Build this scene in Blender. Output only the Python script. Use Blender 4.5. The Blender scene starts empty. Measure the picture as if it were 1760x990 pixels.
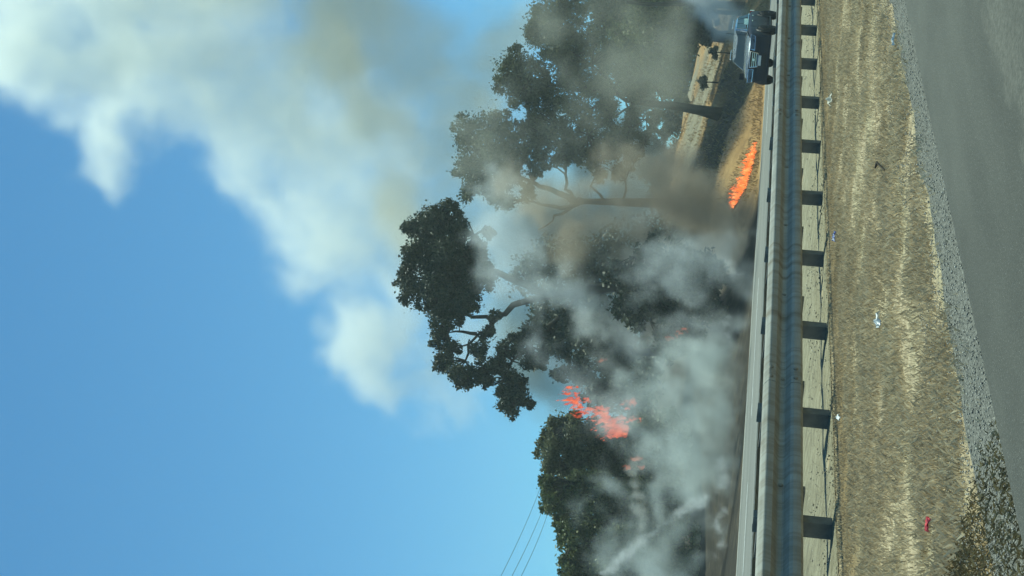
import bpy, math, random
import numpy as np
from mathutils import Vector, Matrix

random.seed(7)
rng = np.random.default_rng(7)
SC = bpy.context.scene
COL = SC.collection
R = math.radians

# ------------------------------------------------------------------ camera
# world: X runs along the road, Y away from the photographer, Z up; eye 1.11 m up
FPX, ROLL, PITCH, TH, EYE = 2500.0, R(5), math.atan(376 / 2500), R(28.4), 1.11
_F0 = np.array([math.cos(TH), math.sin(TH), 0.0])
_R0 = np.array([math.sin(TH), -math.cos(TH), 0.0])
_Z = np.array([0.0, 0.0, 1.0])
FWD = _F0 * math.cos(PITCH) + _Z * math.sin(PITCH)
_U0 = _Z * math.cos(PITCH) - _F0 * math.sin(PITCH)
RGT = math.cos(ROLL) * _R0 + math.sin(ROLL) * _U0
UPV = math.cos(ROLL) * _U0 - math.sin(ROLL) * _R0
EYEP = np.array([0.0, 0.0, EYE])
cam_d = bpy.data.cameras.new("camera")
cam = bpy.data.objects.new("camera", cam_d)
COL.objects.link(cam)
cam_d.sensor_width = 36.0
cam_d.lens = FPX / 1760 * 36.0
cam_d.clip_start, cam_d.clip_end = 0.1, 6000
# the photograph was taken with the phone turned on its side: image right is down
cx, cy, cz = -UPV, RGT, -FWD
cam.matrix_world = Matrix(((cx[0], cy[0], cz[0], 0), (cx[1], cy[1], cz[1], 0), (cx[2], cy[2], cz[2], EYE), (0, 0, 0, 1)))
SC.camera = cam

# ------------------------------------------------------------------ light
SUN_AZ, SUN_EL = R(15), R(75)          # azimuth counted from +X towards +Y
world = bpy.data.worlds.new("World")
SC.world = world
world.use_nodes = True
wn = world.node_tree
bg = wn.nodes["Background"]
sky = wn.nodes.new("ShaderNodeTexSky")
sky.sky_type = 'NISHITA'
sky.sun_disc = False
sky.sun_elevation = SUN_EL
sky.sun_rotation = math.pi / 2 - SUN_AZ
sky.altitude = 100
sky.air_density = 0.85
sky.dust_density = 0.1
sky.ozone_density = 2.0
tintn = wn.nodes.new("ShaderNodeMix")     # the daylight comes through green-tinted glass air: cooler and greener
tintn.data_type = 'RGBA'; tintn.blend_type = 'MULTIPLY'; tintn.inputs[0].default_value = 1.0
tintn.inputs[7].default_value = (0.36, 0.90, 1.02, 1)
wn.links.new(sky.outputs[0], tintn.inputs[6])
wn.links.new(tintn.outputs[2], bg.inputs[0])
bg.inputs[1].default_value = 0.094
sun_d = bpy.data.lights.new("sun", 'SUN')
sun_d.energy = 4.4
sun_d.angle = R(0.5)
sun_d.color = (0.87, 1.0, 0.82)
sun = bpy.data.objects.new("sun", sun_d)
COL.objects.link(sun)
_sd = Vector((math.cos(SUN_AZ) * math.cos(SUN_EL), math.sin(SUN_AZ) * math.cos(SUN_EL), math.sin(SUN_EL)))
sun.rotation_euler = (-_sd).to_track_quat('-Z', 'Y').to_euler()
SC.view_settings.view_transform = 'Standard'
SC.view_settings.look = 'None'
SC.view_settings.exposure = 0.45
SC.view_settings.gamma = 1.0
SC.render.engine = 'CYCLES'
cy_ = SC.cycles
cy_.use_denoising = True
cy_.max_bounces = 8
cy_.diffuse_bounces = 2
cy_.glossy_bounces = 3
cy_.transmission_bounces = 4
cy_.transparent_max_bounces = 16
cy_.volume_bounces = 6
cy_.volume_step_rate = 2.0
cy_.volume_max_steps = 400

# ------------------------------------------------------------------ helpers
def ray(x, y):
    return FWD + RGT * ((495 - y) / FPX) + UPV * ((880 - x) / FPX)
def at(x, y, D):
    """point of the place seen at photograph position x, y, D metres in front"""
    return EYEP + ray(x, y) * D
def tag(o, label=None, cat=None, group=None, kind=None):
    if label: o['label'] = label
    if cat: o['category'] = cat
    if group: o['group'] = group
    if kind: o['kind'] = kind
    return o
def link(o, parent=None):
    COL.objects.link(o)
    if parent is not None: o.parent = parent
    return o
def empty(name, loc=(0, 0, 0), rz=0.0):
    o = bpy.data.objects.new(name, None)
    o.location = loc
    o.rotation_euler = (0, 0, rz)
    o.empty_display_size = 0.3
    return link(o)
def mesh_np(name, V, faces, mat, parent=None, smooth=False, attrs=None):
    """V (n,3); faces list of tuples or (m,k) array"""
    me = bpy.data.meshes.new(name)
    V = np.asarray(V, dtype=np.float32)
    if isinstance(faces, np.ndarray):
        m, k = faces.shape
        me.vertices.add(len(V)); me.vertices.foreach_set("co", V.ravel())
        me.loops.add(m * k); me.loops.foreach_set("vertex_index", faces.astype(np.int32).ravel())
        me.polygons.add(m)
        me.polygons.foreach_set("loop_start", np.arange(0, m * k, k, dtype=np.int32))
        me.polygons.foreach_set("loop_total", np.full(m, k, dtype=np.int32))
        me.update(calc_edges=True)
    else:
        me.from_pydata([tuple(map(float, v)) for v in V], [], faces)
        me.update()
    if attrs:
        for an, (dom, data) in attrs.items():
            a = me.attributes.new(an, 'FLOAT', dom)
            a.data.foreach_set("value", np.asarray(data, dtype=np.float32))
    if smooth:
        me.polygons.foreach_set("use_smooth", np.ones(len(me.polygons), dtype=bool))
    if mat is not None: me.materials.append(mat)
    o = bpy.data.objects.new(name, me)
    return link(o, parent)
class MB:
    """collects simple shapes, builds them as one mesh object"""
    def __init__(s): s.v = []; s.f = []
    def add(s, vs, fs):
        n = len(s.v); s.v += [tuple(map(float, q)) for q in vs]; s.f += [tuple(i + n for i in f) for f in fs]; return s
    def box(s, lo, hi, bev=0.0):
        x0, y0, z0 = lo; x1, y1, z1 = hi
        b = min(bev, (x1 - x0) / 3, (y1 - y0) / 3)
        if b <= 0:
            vs = [(x0,y0,z0),(x1,y0,z0),(x1,y1,z0),(x0,y1,z0),(x0,y0,z1),(x1,y0,z1),(x1,y1,z1),(x0,y1,z1)]
            return s.add(vs, [(0,3,2,1),(4,5,6,7),(0,1,5,4),(1,2,6,5),(2,3,7,6),(3,0,4,7)])
        ring = [(x0+b,y0),(x1-b,y0),(x1,y0+b),(x1,y1-b),(x1-b,y1),(x0+b,y1),(x0,y1-b),(x0,y0+b)]
        vs = [(a,c,z0) for a,c in ring] + [(a,c,z1) for a,c in ring]
        fs = [tuple(range(7,-1,-1)), tuple(range(8,16))] + [(i,(i+1)%8,8+(i+1)%8,8+i) for i in range(8)]
        return s.add(vs, fs)
    def tube(s, pts, rad, n=7, cap=True):
        pts = [np.array(p, float) for p in pts]
        rads = rad if isinstance(rad, (list, tuple, np.ndarray)) else [rad] * len(pts)
        vs = []; a = None
        for i, p in enumerate(pts):
            t = pts[min(i+1, len(pts)-1)] - pts[max(i-1, 0)]
            t = t / (np.linalg.norm(t) + 1e-9)
            if a is None:
                a = np.cross(t, [0.31, 0.9, 0.2]); 
            a = a - t * (a @ t); a /= np.linalg.norm(a) + 1e-9
            b = np.cross(t, a)
            for k in range(n):
                w = 2 * math.pi * k / n
                vs.append(p + rads[i] * (math.cos(w) * a + math.sin(w) * b))
        fs = []
        for i in range(len(pts) - 1):
            for k in range(n):
                fs.append((i*n+k, i*n+(k+1)%n, (i+1)*n+(k+1)%n, (i+1)*n+k))
        if cap:
            fs.append(tuple(range(n-1, -1, -1))); fs.append(tuple((len(pts)-1)*n + k for k in range(n)))
        return s.add(vs, fs)
    def lathe(s, prof, c, axis, n=20, closed=False):
        """prof [(along, radius)] about an axis through c"""
        ax = np.array(axis, float); ax /= np.linalg.norm(ax)
        a = np.cross(ax, [0, 0, 1.0])
        if np.linalg.norm(a) < 0.1: a = np.cross(ax, [1.0, 0, 0])
        a /= np.linalg.norm(a); b = np.cross(ax, a); c = np.array(c, float)
        vs = [c + ax*t + r*(math.cos(2*math.pi*k/n)*a + math.sin(2*math.pi*k/n)*b) for t, r in prof for k in range(n)]
        fs = [(i*n+k, i*n+(k+1)%n, (i+1)*n+(k+1)%n, (i+1)*n+k) for i in range(len(prof)-1) for k in range(n)]
        if closed:
            L = len(prof) - 1
            fs += [(L*n+k, L*n+(k+1)%n, (k+1)%n, k) for k in range(n)]
        else:
            fs.append(tuple(range(n-1,-1,-1))); fs.append(tuple((len(prof)-1)*n+k for k in range(n)))
        return s.add(vs, fs)
    def sweep(s, prof, p0, p1, thick=None):
        """open profile [(dy,z)] swept straight from x p0 to p1, with thickness"""
        n = len(prof)
        vs = [(p0, a, z) for a, z in prof] + [(p1, a, z) for a, z in prof]
        return s.add(vs, [(i, i+1, n+i+1, n+i) for i in range(n-1)])
    def build(s, name, mat, parent=None, smooth=False):
        return mesh_np(name, s.v, s.f, mat, parent, smooth)

def smoothstep(a, b, x):
    t = np.clip((x - a) / (b - a), 0, 1); return t * t * (3 - 2 * t)
# cheap value noise on a lattice, numpy
_lat = rng.random((64, 64))
def noise2(x, y):
    x = np.asarray(x, float); y = np.asarray(y, float)
    xi = np.floor(x).astype(int); yi = np.floor(y).astype(int)
    fx = x - xi; fy = y - yi; fx = fx*fx*(3-2*fx); fy = fy*fy*(3-2*fy)
    g = lambda i, j: _lat[(xi + i) % 64, (yi + j) % 64]
    return (g(0,0)*(1-fx)+g(1,0)*fx)*(1-fy) + (g(0,1)*(1-fx)+g(1,1)*fx)*fy
def fbm2(x, y, o=4):
    s = 0; a = 0.5
    for k in range(o):
        s = s + a * noise2(np.asarray(x)*2**k + 7.3*k, np.asarray(y)*2**k + 3.1*k); a *= 0.5
    return s

# ------------------------------------------------------------------ materials
def nt_mat(name):
    m = bpy.data.materials.new(name); m.use_nodes = True
    nt = m.node_tree; b = nt.nodes["Principled BSDF"]
    return m, nt, b
def N(nt, typ, **kw):
    n = nt.nodes.new(typ)
    for k, v in kw.items():
        if k.startswith('_'): setattr(n, k[1:], v)
        else: n.inputs[k.replace('__', ' ')].default_value = v
    return n
def ramp(nt, fac, stops):
    r = nt.nodes.new("ShaderNodeValToRGB"); e = r.color_ramp.elements
    while len(e) < len(stops): e.new(0.5)
    for el, (p, c) in zip(e, stops): el.position = p; el.color = (*c, 1)
    nt.links.new(fac, r.inputs[0]); return r.outputs[0]
def objco(nt, scale=(1, 1, 1)):
    t = nt.nodes.new("ShaderNodeTexCoord"); mp = nt.nodes.new("ShaderNodeMapping")
    mp.inputs["Scale"].default_value = scale
    nt.links.new(t.outputs["Object"], mp.inputs["Vector"]); return mp.outputs[0]
def noise(nt, co, scale, detail=4, rough=0.55, dist=0.0):
    n = N(nt, "ShaderNodeTexNoise", Scale=scale, Detail=detail, Roughness=rough, Distortion=dist)
    nt.links.new(co, n.inputs["Vector"]); return n.outputs[0]
def mixc(nt, f, a, b, typ='MIX'):
    m = nt.nodes.new("ShaderNodeMix"); m.data_type = 'RGBA'; m.blend_type = typ
    for sock, v in ((m.inputs[0], f), (m.inputs[6], a), (m.inputs[7], b)):
        if isinstance(v, bpy.types.NodeSocket): nt.links.new(v, sock)
        elif isinstance(v, (int, float)): sock.default_value = v
        else: sock.default_value = (*v, 1)
    return m.outputs[2]
def bump(nt, b, h, strength=0.4, dist=0.02):
    n = N(nt, "ShaderNodeBump", Strength=strength, Distance=dist)
    nt.links.new(h, n.inputs["Height"]); nt.links.new(n.outputs[0], b.inputs["Normal"])
def simple(name, stops, scale=6, rough=0.7, metal=0.0, bmp=0.2, bd=0.01, stretch=(1,1,1), spec=0.4):
    m, nt, b = nt_mat(name); co = objco(nt, stretch)
    n = noise(nt, co, scale, 6)
    nt.links.new(ramp(nt, n, stops), b.inputs["Base Color"])
    b.inputs["Roughness"].default_value = rough; b.inputs["Metallic"].default_value = metal
    b.inputs["Specular IOR Level"].default_value = spec
    if bmp: bump(nt, b, noise(nt, co, scale * 4, 5), bmp, bd)
    return m
def attr(nt, name):
    a = nt.nodes.new("ShaderNodeAttribute"); a.attribute_name = name; return a.outputs["Fac"]

def m_ground():
    m, nt, b = nt_mat("dry_ground"); co = objco(nt)
    fine = noise(nt, co, 9, 8, 0.65); big = noise(nt, co, 0.55, 4); long_ = noise(nt, objco(nt, (0.25, 1.6, 1)), 1.6, 5)
    straw = ramp(nt, fine, [(0.3, (0.21, 0.168, 0.105)), (0.5, (0.35, 0.283, 0.182)), (0.72, (0.50, 0.41, 0.275))])
    green = ramp(nt, fine, [(0.3, (0.17, 0.165, 0.10)), (0.7, (0.34, 0.32, 0.20))])
    c = mixc(nt, ramp(nt, long_, [(0.46, (0, 0, 0)), (0.62, (0.4,)*3)]), straw, green)
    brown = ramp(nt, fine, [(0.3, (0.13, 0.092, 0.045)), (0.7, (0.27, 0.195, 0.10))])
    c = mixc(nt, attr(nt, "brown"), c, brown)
    gold = ramp(nt, noise(nt, objco(nt, (0.5, 1, 1)), 1.2, 7, 0.65), [(0.3, (0.18, 0.10, 0.038)), (0.5, (0.29, 0.17, 0.065)), (0.75, (0.38, 0.245, 0.11))])
    c = mixc(nt, attr(nt, "gold"), c, gold)
    pale = ramp(nt, noise(nt, co, 0.9, 8, 0.7), [(0.3, (0.13, 0.115, 0.08)), (0.5, (0.20, 0.175, 0.12)), (0.72, (0.29, 0.25, 0.17))])
    c = mixc(nt, attr(nt, "pale"), c, pale)
    ash = ramp(nt, noise(nt, co, 1.4, 8, 0.7), [(0.3, (0.012, 0.011, 0.009)), (0.55, (0.034, 0.028, 0.020)), (0.75, (0.11, 0.09, 0.06))])
    c = mixc(nt, attr(nt, "burnt"), c, ash)
    nt.links.new(c, b.inputs["Base Color"]); b.inputs["Roughness"].default_value = 0.95
    b.inputs["Specular IOR Level"].default_value = 0.15
    bump(nt, b, fine, 0.6, 0.03)
    return m
def m_asphalt(name, lo, hi):
    m, nt, b = nt_mat(name); co = objco(nt)
    n1 = noise(nt, co, 60, 4, 0.7); n2 = noise(nt, objco(nt, (0.12, 1, 1)), 1.1, 5)
    v = N(nt, "ShaderNodeTexVoronoi", Scale=120); nt.links.new(co, v.inputs["Vector"])
    c = ramp(nt, n1, [(0.33, lo), (0.7, hi)])
    c = mixc(nt, 0.5, c, ramp(nt, n2, [(0.35, tuple(k*0.75 for k in lo)), (0.65, hi)]))
    c = mixc(nt, ramp(nt, noise(nt, co, 150, 1), [(0.66, (0,0,0)), (0.72, (1,1,1))]), c, (0.25, 0.25, 0.23))
    if name == "near_asphalt":      # older, rougher seal in the wheel track, ragged edge
        sx = nt.nodes.new("ShaderNodeSeparateXYZ"); nt.links.new(co, sx.inputs[0])
        ad = nt.nodes.new("ShaderNodeMath"); ad.operation = 'MULTIPLY_ADD'; nt.links.new(noise(nt, objco(nt, (0.8, 2.5, 1)), 2.2, 6, 0.7), ad.inputs[0]); ad.inputs[1].default_value = -0.9; nt.links.new(sx.outputs[1], ad.inputs[2])
        mk = N(nt, "ShaderNodeMapRange"); nt.links.new(ad.outputs[0], mk.inputs[0]); mk.inputs[1].default_value = 1.72; mk.inputs[2].default_value = 1.60; mk.inputs[3].default_value = 0; mk.inputs[4].default_value = 0.55
        c = mixc(nt, mk.outputs[0], c, ramp(nt, noise(nt, co, 38, 5, 0.75), [(0.35, (0.07, 0.068, 0.055)), (0.65, (0.20, 0.195, 0.165))]))
        c = mixc(nt, ramp(nt, noise(nt, objco(nt, (0.35, 1, 1)), 0.9, 6, 0.65), [(0.42, (0, 0, 0)), (0.7, (0.6,)*3)]), c, tuple(k*0.6 for k in lo))
    nt.links.new(c, b.inputs["Base Color"]); b.inputs["Roughness"].default_value = 0.88
    b.inputs["Specular IOR Level"].default_value = 0.3
    bump(nt, b, v.outputs["Distance"], 0.7, 0.008)
    return m
def m_gravel(name="gravel", c0=(0.12, 0.12, 0.105), c1=(0.19, 0.187, 0.165), c2=(0.30, 0.295, 0.26)):
    m, nt, b = nt_mat(name); co = objco(nt)
    v = N(nt, "ShaderNodeTexVoronoi", Scale=95); nt.links.new(co, v.inputs["Vector"])
    g = nt.nodes.new("ShaderNodeSeparateColor"); nt.links.new(v.outputs["Color"], g.inputs[0])
    c = ramp(nt, g.outputs[0], [(0.0, c0), (0.6, c1), (0.95, c2)])
    nt.links.new(c, b.inputs["Base Color"]); b.inputs["Roughness"].default_value = 0.95; b.inputs["Specular IOR Level"].default_value = 0.1
    bump(nt, b, v.outputs["Distance"], 0.9, 0.02); 
    return m
def m_mow():
    m, nt, b = nt_mat("sandy_strip"); co = objco(nt)
    n = noise(nt, objco(nt, (1, .5, 1)), 5, 8, 0.75); n2 = noise(nt, co, 22, 3)
    c = ramp(nt, n, [(0.32, (0.15, 0.13, 0.08)), (0.5, (0.29, 0.255, 0.162)), (0.66, (0.41, 0.37, 0.25))])
    c = mixc(nt, ramp(nt, n2, [(0.30, (0.7,)*3), (0.38, (0, 0, 0))]), c, (0.09, 0.078, 0.05))
    nt.links.new(c, b.inputs["Base Color"]); b.inputs["Roughness"].default_value = 0.95
    bump(nt, b, noise(nt, co, 14, 8, 0.75), 1.0, 0.06); return m
def m_galv():
    m, nt, b = nt_mat("galvanised_steel"); co = objco(nt, (0.35, 1, 1))
    n = noise(nt, co, 5, 7, 0.65); st = noise(nt, objco(nt, (5, 1, 0.3)), 1.3, 7, 0.7)
    c = ramp(nt, n, [(0.3, (0.24, 0.235, 0.20)), (0.55, (0.31, 0.305, 0.265)), (0.75, (0.39, 0.385, 0.345))])
    c = mixc(nt, ramp(nt, st, [(0.46, (0, 0, 0)), (0.68, (0.75,)*3)]), c, (0.15, 0.115, 0.075))
    nt.links.new(c, b.inputs["Base Color"]); b.inputs["Metallic"].default_value = 0.05; b.inputs["Specular IOR Level"].default_value = 0.2
    nt.links.new(ramp(nt, n, [(0.3, (0.50,)*3), (0.7, (0.62,)*3)]), b.inputs["Roughness"])
    bump(nt, b, noise(nt, co, 30, 4), 0.08, 0.004); return m
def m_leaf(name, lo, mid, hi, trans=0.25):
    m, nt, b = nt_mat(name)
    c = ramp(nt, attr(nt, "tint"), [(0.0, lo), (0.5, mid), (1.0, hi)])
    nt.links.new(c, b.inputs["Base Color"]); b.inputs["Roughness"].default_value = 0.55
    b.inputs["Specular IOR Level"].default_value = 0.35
    tr = nt.nodes.new("ShaderNodeBsdfTranslucent"); nt.links.new(c, tr.inputs[0])
    mx = nt.nodes.new("ShaderNodeMixShader"); mx.inputs[0].default_value = trans
    nt.links.new(b.outputs[0], mx.inputs[1]); nt.links.new(tr.outputs[0], mx.inputs[2])
    nt.links.new(mx.outputs[0], nt.nodes["Material Output"].inputs[0]); return m
def m_flame(name, lo, mid, hi, strength):
    m, nt, b = nt_mat(name); nt.nodes.remove(b)
    co = objco(nt, (1, 1, 0.6)); n = noise(nt, co, 3.2, 6, 0.7, 0.6)
    e = N(nt, "ShaderNodeEmission", Strength=strength)
    nt.links.new(ramp(nt, n, [(0.3, lo), (0.5, mid), (0.68, hi)]), e.inputs[0])
    t = nt.nodes.new("ShaderNodeBsdfTransparent")
    lw = N(nt, "ShaderNodeLayerWeight", Blend=0.5)
    mul = nt.nodes.new("ShaderNodeMath"); mul.operation = 'ADD'; mul.use_clamp = True
    n3 = ramp(nt, noise(nt, objco(nt, (1.6, 1.6, 0.8)), 4.5, 4, 0.6), [(0.36, (0, 0, 0)), (0.56, (0.97,)*3)])
    nt.links.new(lw.outputs["Facing"], mul.inputs[0]); nt.links.new(n3, mul.inputs[1])
    mx = nt.nodes.new("ShaderNodeMixShader"); nt.links.new(mul.outputs[0], mx.inputs[0])
    nt.links.new(e.outputs[0], mx.inputs[1]); nt.links.new(t.outputs[0], mx.inputs[2])
    nt.links.new(mx.outputs[0], nt.nodes["Material Output"].inputs[0]); return m
def m_smoke(name, color, dens, aniso):
    m, nt, b = nt_mat(name); nt.nodes.remove(b)
    v = nt.nodes.new("ShaderNodeVolumePrincipled")
    v.inputs["Color"].default_value = (*color, 1); v.inputs["Anisotropy"].default_value = aniso
    v.inputs["Density"].default_value = dens
    v.inputs["Density Attribute"].default_value = "density"
    nt.links.new(v.outputs[0], nt.nodes["Material Output"].inputs["Volume"]); return m

M_GROUND = m_ground(); M_GALV = m_galv(); M_MOW = m_mow(); M_GRAVEL = m_gravel()
M_ROAD = m_asphalt("near_asphalt", (0.055, 0.056, 0.048), (0.118, 0.118, 0.100))
M_FROAD = m_asphalt("far_asphalt", (0.15, 0.15, 0.135), (0.21, 0.21, 0.19))
M_SEAL = m_asphalt("shoulder_seal", (0.20, 0.19, 0.155), (0.28, 0.27, 0.22))
M_PAINT = simple("road_paint", [(0.35, (0.45, 0.45, 0.42)), (0.6, (0.78, 0.78, 0.74))], 8, 0.7, bmp=0)
M_POST = simple("post_steel", [(0.3, (0.10, 0.10, 0.095)), (0.7, (0.21, 0.205, 0.19))], 7, 0.6, 0.4)
M_STRAW = m_leaf("straw_blades", (0.29, 0.232, 0.145), (0.56, 0.458, 0.30), (0.80, 0.69, 0.48), 0.5)
M_GOLDB = m_leaf("golden_blades", (0.15, 0.09, 0.035), (0.29, 0.18, 0.07), (0.42, 0.29, 0.13), 0.3)
M_BARK = simple("bark", [(0.3, (0.035, 0.03, 0.024)), (0.6, (0.085, 0.072, 0.055)), (0.8, (0.16, 0.14, 0.11))], 3, 0.9, stretch=(1, 1, 0.3), bmp=0.5, bd=0.04, spec=0.1)
M_BARKP = simple("pale_bark", [(0.3, (0.07, 0.06, 0.05)), (0.6, (0.17, 0.15, 0.12)), (0.8, (0.3, 0.27, 0.22))], 3, 0.9, stretch=(1, 1, 0.3), bmp=0.5, bd=0.04, spec=0.1)
M_LEAF_A = m_leaf("eucalypt_leaves", (0.053, 0.063, 0.033), (0.117, 0.129, 0.063), (0.196, 0.189, 0.098), 0.35)
M_LEAF_B = m_leaf("green_leaves", (0.045, 0.06, 0.022), (0.105, 0.13, 0.045), (0.20, 0.20, 0.075))
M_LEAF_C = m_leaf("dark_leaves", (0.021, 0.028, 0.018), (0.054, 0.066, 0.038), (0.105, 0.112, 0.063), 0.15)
M_LEAF_D = m_leaf("grey_leaves", (0.053, 0.06, 0.038), (0.112, 0.123, 0.075), (0.189, 0.189, 0.119))

# ------------------------------------------------------------------ terrain
_PY = np.array([-200, 3, 7.4, 10, 12.5, 30.9, 33, 37, 57, 85, 140, 400, 900.0])
_PZ = np.array([-0.02, 0, 0, 0, 0.17, 0.17, 0.75, 2.75, 7.5, 10.4, 11.5, 12, 12.0])
def ground_z(X, Y):
    X = np.asarray(X, float); Y = np.asarray(Y, float)
    z = np.interp(Y, _PY, _PZ)
    far = smoothstep(31, 36, Y)
    kx = 0.22 + 0.78 * smoothstep(50, 74, X + 0.15*(Y - 35))
    z = np.where(Y > 30.5, 0.17 + (z - 0.17) * np.where(Y < 140, kx + (1 - kx) * smoothstep(60, 140, Y), 1.0), z)
    return z + far * (0.35 + 0.65*kx) * ((fbm2(X*0.09, Y*0.09) - 0.47) * 2.0 + (fbm2(X*0.5, Y*0.5, 3) - 0.44) * 0.35)
def hit(x, y, d0=30.0):
    """where the line of sight through x, y meets the hillside"""
    d = ray(x, y)
    for t in np.arange(d0, 400, 0.25):
        P = EYEP + d * t
        if P[2] < ground_z(P[0], P[1]): return np.array([P[0], P[1], float(ground_z(P[0], P[1]))])
    return EYEP + d * 400
def proj(P):
    q = np.asarray(P, float) - EYEP; d = q @ FWD
    return 880 - FPX * (q @ UPV) / d, 495 - FPX * (q @ RGT) / d, d
def in_poly(px, py, poly):
    ins = np.zeros(px.shape, bool); n = len(poly)
    for i in range(n):
        x0, y0 = poly[i]; x1, y1 = poly[(i+1) % n]
        c = ((y0 > py) != (y1 > py)) & (px < (x1-x0) * (py-y0) / (y1-y0 + 1e-12) + x0)
        ins ^= c
    return ins
def ground_poly(pts): return [tuple(hit(x, y)[:2]) for x, y in pts]

def build_terrain():
    xs = np.concatenate([np.linspace(-400, -12, 14), np.arange(-10, 40, 0.5), np.arange(40, 150, 0.7), np.linspace(152, 300, 50), np.linspace(320, 1500, 14)])
    ys = np.concatenate([np.linspace(-300, 1.5, 8), np.arange(2, 9, 0.35), np.arange(9.2, 14.2, 0.4), np.arange(14.4, 30, 1.5), np.arange(30, 75, 0.6), np.linspace(76, 200, 60), np.linspace(215, 900, 12)])
    X, Y = np.meshgrid(xs, ys, indexing='ij')
    Zg = ground_z(X, Y)
    near = (Y > 3.5) & (Y < 7.6)
    Zg = Zg + near * (fbm2(X*1.2, Y*1.2, 3) - 0.44) * 0.04
    nx, ny = X.shape
    V = np.stack([X.ravel(), Y.ravel(), Zg.ravel()], 1)
    i, j = np.meshgrid(np.arange(nx-1), np.arange(ny-1), indexing='ij')
    a = (i*ny + j).ravel()
    Fc = np.stack([a, a+ny, a+ny+1, a+1], 1)
    wob = (fbm2(X*0.8, Y*0.8) - 0.47)
    xr, yr = X.ravel(), Y.ravel()
    wx = (xr + 2.2*(fbm2(xr*0.5, yr*0.5) - 0.47)); wy = (yr + 2.2*(fbm2(xr*0.5+9, yr*0.5+5) - 0.47))
    burnt = np.zeros(len(V))
    # where the grass fire has already been: black band under the big tree, all of the left side
    p1 = ground_poly([(1232, 110), (1244, 160), (1237, 205), (1212, 240), (1190, 270), (1200, 310), (1235, 300), (1262, 255), (1285, 205), (1290, 130), (1270, 100)])
    burnt = np.maximum(burnt, in_poly(wx, wy, p1) * 1.0)
    left = (Y.ravel() > 29.9 + 0.5 * wob.ravel()) & (proj_y(xr, yr) > 330 + 60 * wob.ravel())
    burnt = np.maximum(burnt, left * 1.0)
    g = burnt.reshape(nx, ny)
    for _ in range(2): g = (g + np.roll(g, 1, 0) + np.roll(g, -1, 0) + np.roll(g, 1, 1) + np.roll(g, -1, 1)) / 5
    gold = smoothstep(28, 29.5, Y)
    pale = smoothstep(35, 43, Y + 6 * wob) * smoothstep(0.36, 0.56, fbm2(X*0.12+3, Y*0.2)) 
    brown = smoothstep(6.75, 7.1, Y + 0.5*wob) * (1 - smoothstep(7.55, 7.8, Y))
    tri = in_poly(xr + 0.25*wob.ravel(), yr, [(4.98, 2.6), (5.25, 3.46), (5.50, 4.26), (5.62, 4.7), (3.0, 4.7), (3.0, 2.6)]).reshape(nx, ny)  # triangle of shade put into the ground colour through the brown mask
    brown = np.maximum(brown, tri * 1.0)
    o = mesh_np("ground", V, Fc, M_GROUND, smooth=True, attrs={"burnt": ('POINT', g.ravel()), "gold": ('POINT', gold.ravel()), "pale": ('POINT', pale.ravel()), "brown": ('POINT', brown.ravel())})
    tag(o, kind='structure')
def proj_y(X, Y):
    P = np.stack([X, Y, ground_z(X, Y)], 1) - EYEP
    d = np.maximum(P @ FWD, 0.1)
    return np.where(P @ FWD > 1, 495 - FPX * (P @ RGT) / d, 9999)
build_terrain()

def strip(name, x0, x1, y0, y1, mat, dz, step=0.5, rag0=0.0, rag1=0.0, ny=2, bumps=0.0):
    xs = np.arange(x0, x1 + step, step); V = []; 
    for x in xs:
        a = y0 + rag0 * (float(fbm2(x*1.7, 1.0)) - 0.47) * 2; b = y1 + rag1 * (float(fbm2(x*1.7, 9.0)) - 0.47) * 2
        for k in range(ny):
            y = a + (b-a)*k/(ny-1)
            bz = bumps * (float(fbm2(x*1.6, y*2.6+4)) - 0.47) if 0 < k < ny - 1 else 0
            V.append((x, y, float(np.interp(y, _PY, _PZ)) + dz + bz))
    n = len(xs)
    F = np.array([[i*ny+k, (i+1)*ny+k, (i+1)*ny+k+1, i*ny+k+1] for i in range(n-1) for k in range(ny-1)])
    return tag(mesh_np(name, V, F, mat, smooth=True), kind='structure')
strip("gravel_shoulder", -30, 120, 2.6, 3.56, M_GRAVEL, 0.018, 0.12, 0, 0.16, 7, 0.02)
strip("road", -300, 1200, -9.0, 3.16, M_ROAD, 0.034, 6.0)
strip("sandy_strip", -30, 200, 7.92, 13.9, M_MOW, 0.012, 0.15, 0.05, 0.1, 34, 0.05)
strip("opposite_road", -300, 1200, 14.0, 29.4, M_FROAD, 0.02, 10)
strip("sealed_shoulder", -300, 1200, 29.1, 30.05, M_SEAL, 0.012, 0.8, 0, 0.12, 4)
for s_, e_ in [(x, x + 4.0) for x in (-6, 6, 18, 30)] + [(37.5, 46.5), (60.5, 69.5), (83.5, 92.5), (106.5, 115.5), (129.5, 138.5)]:
    tag(MB().box((s_, 23.85, 0.17 + 0.022), (e_, 24.0, 0.17 + 0.026)).build("lane_marking", M_PAINT), kind='structure')
tag(MB().box((-100, 28.9, 0.194), (400, 29.02, 0.197)).build("edge_line", M_PAINT), kind='structure')

# outline of the shade triangle painted as browner grass and ground nearest the photographer
SHADE_OUTLINE = [(4.98, 2.6), (4.96, 2.90), (5.10, 3.15), (5.25, 3.46), (5.38, 3.86), (5.50, 4.26), (5.62, 4.7), (3.0, 4.7), (3.0, 2.6)]
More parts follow.
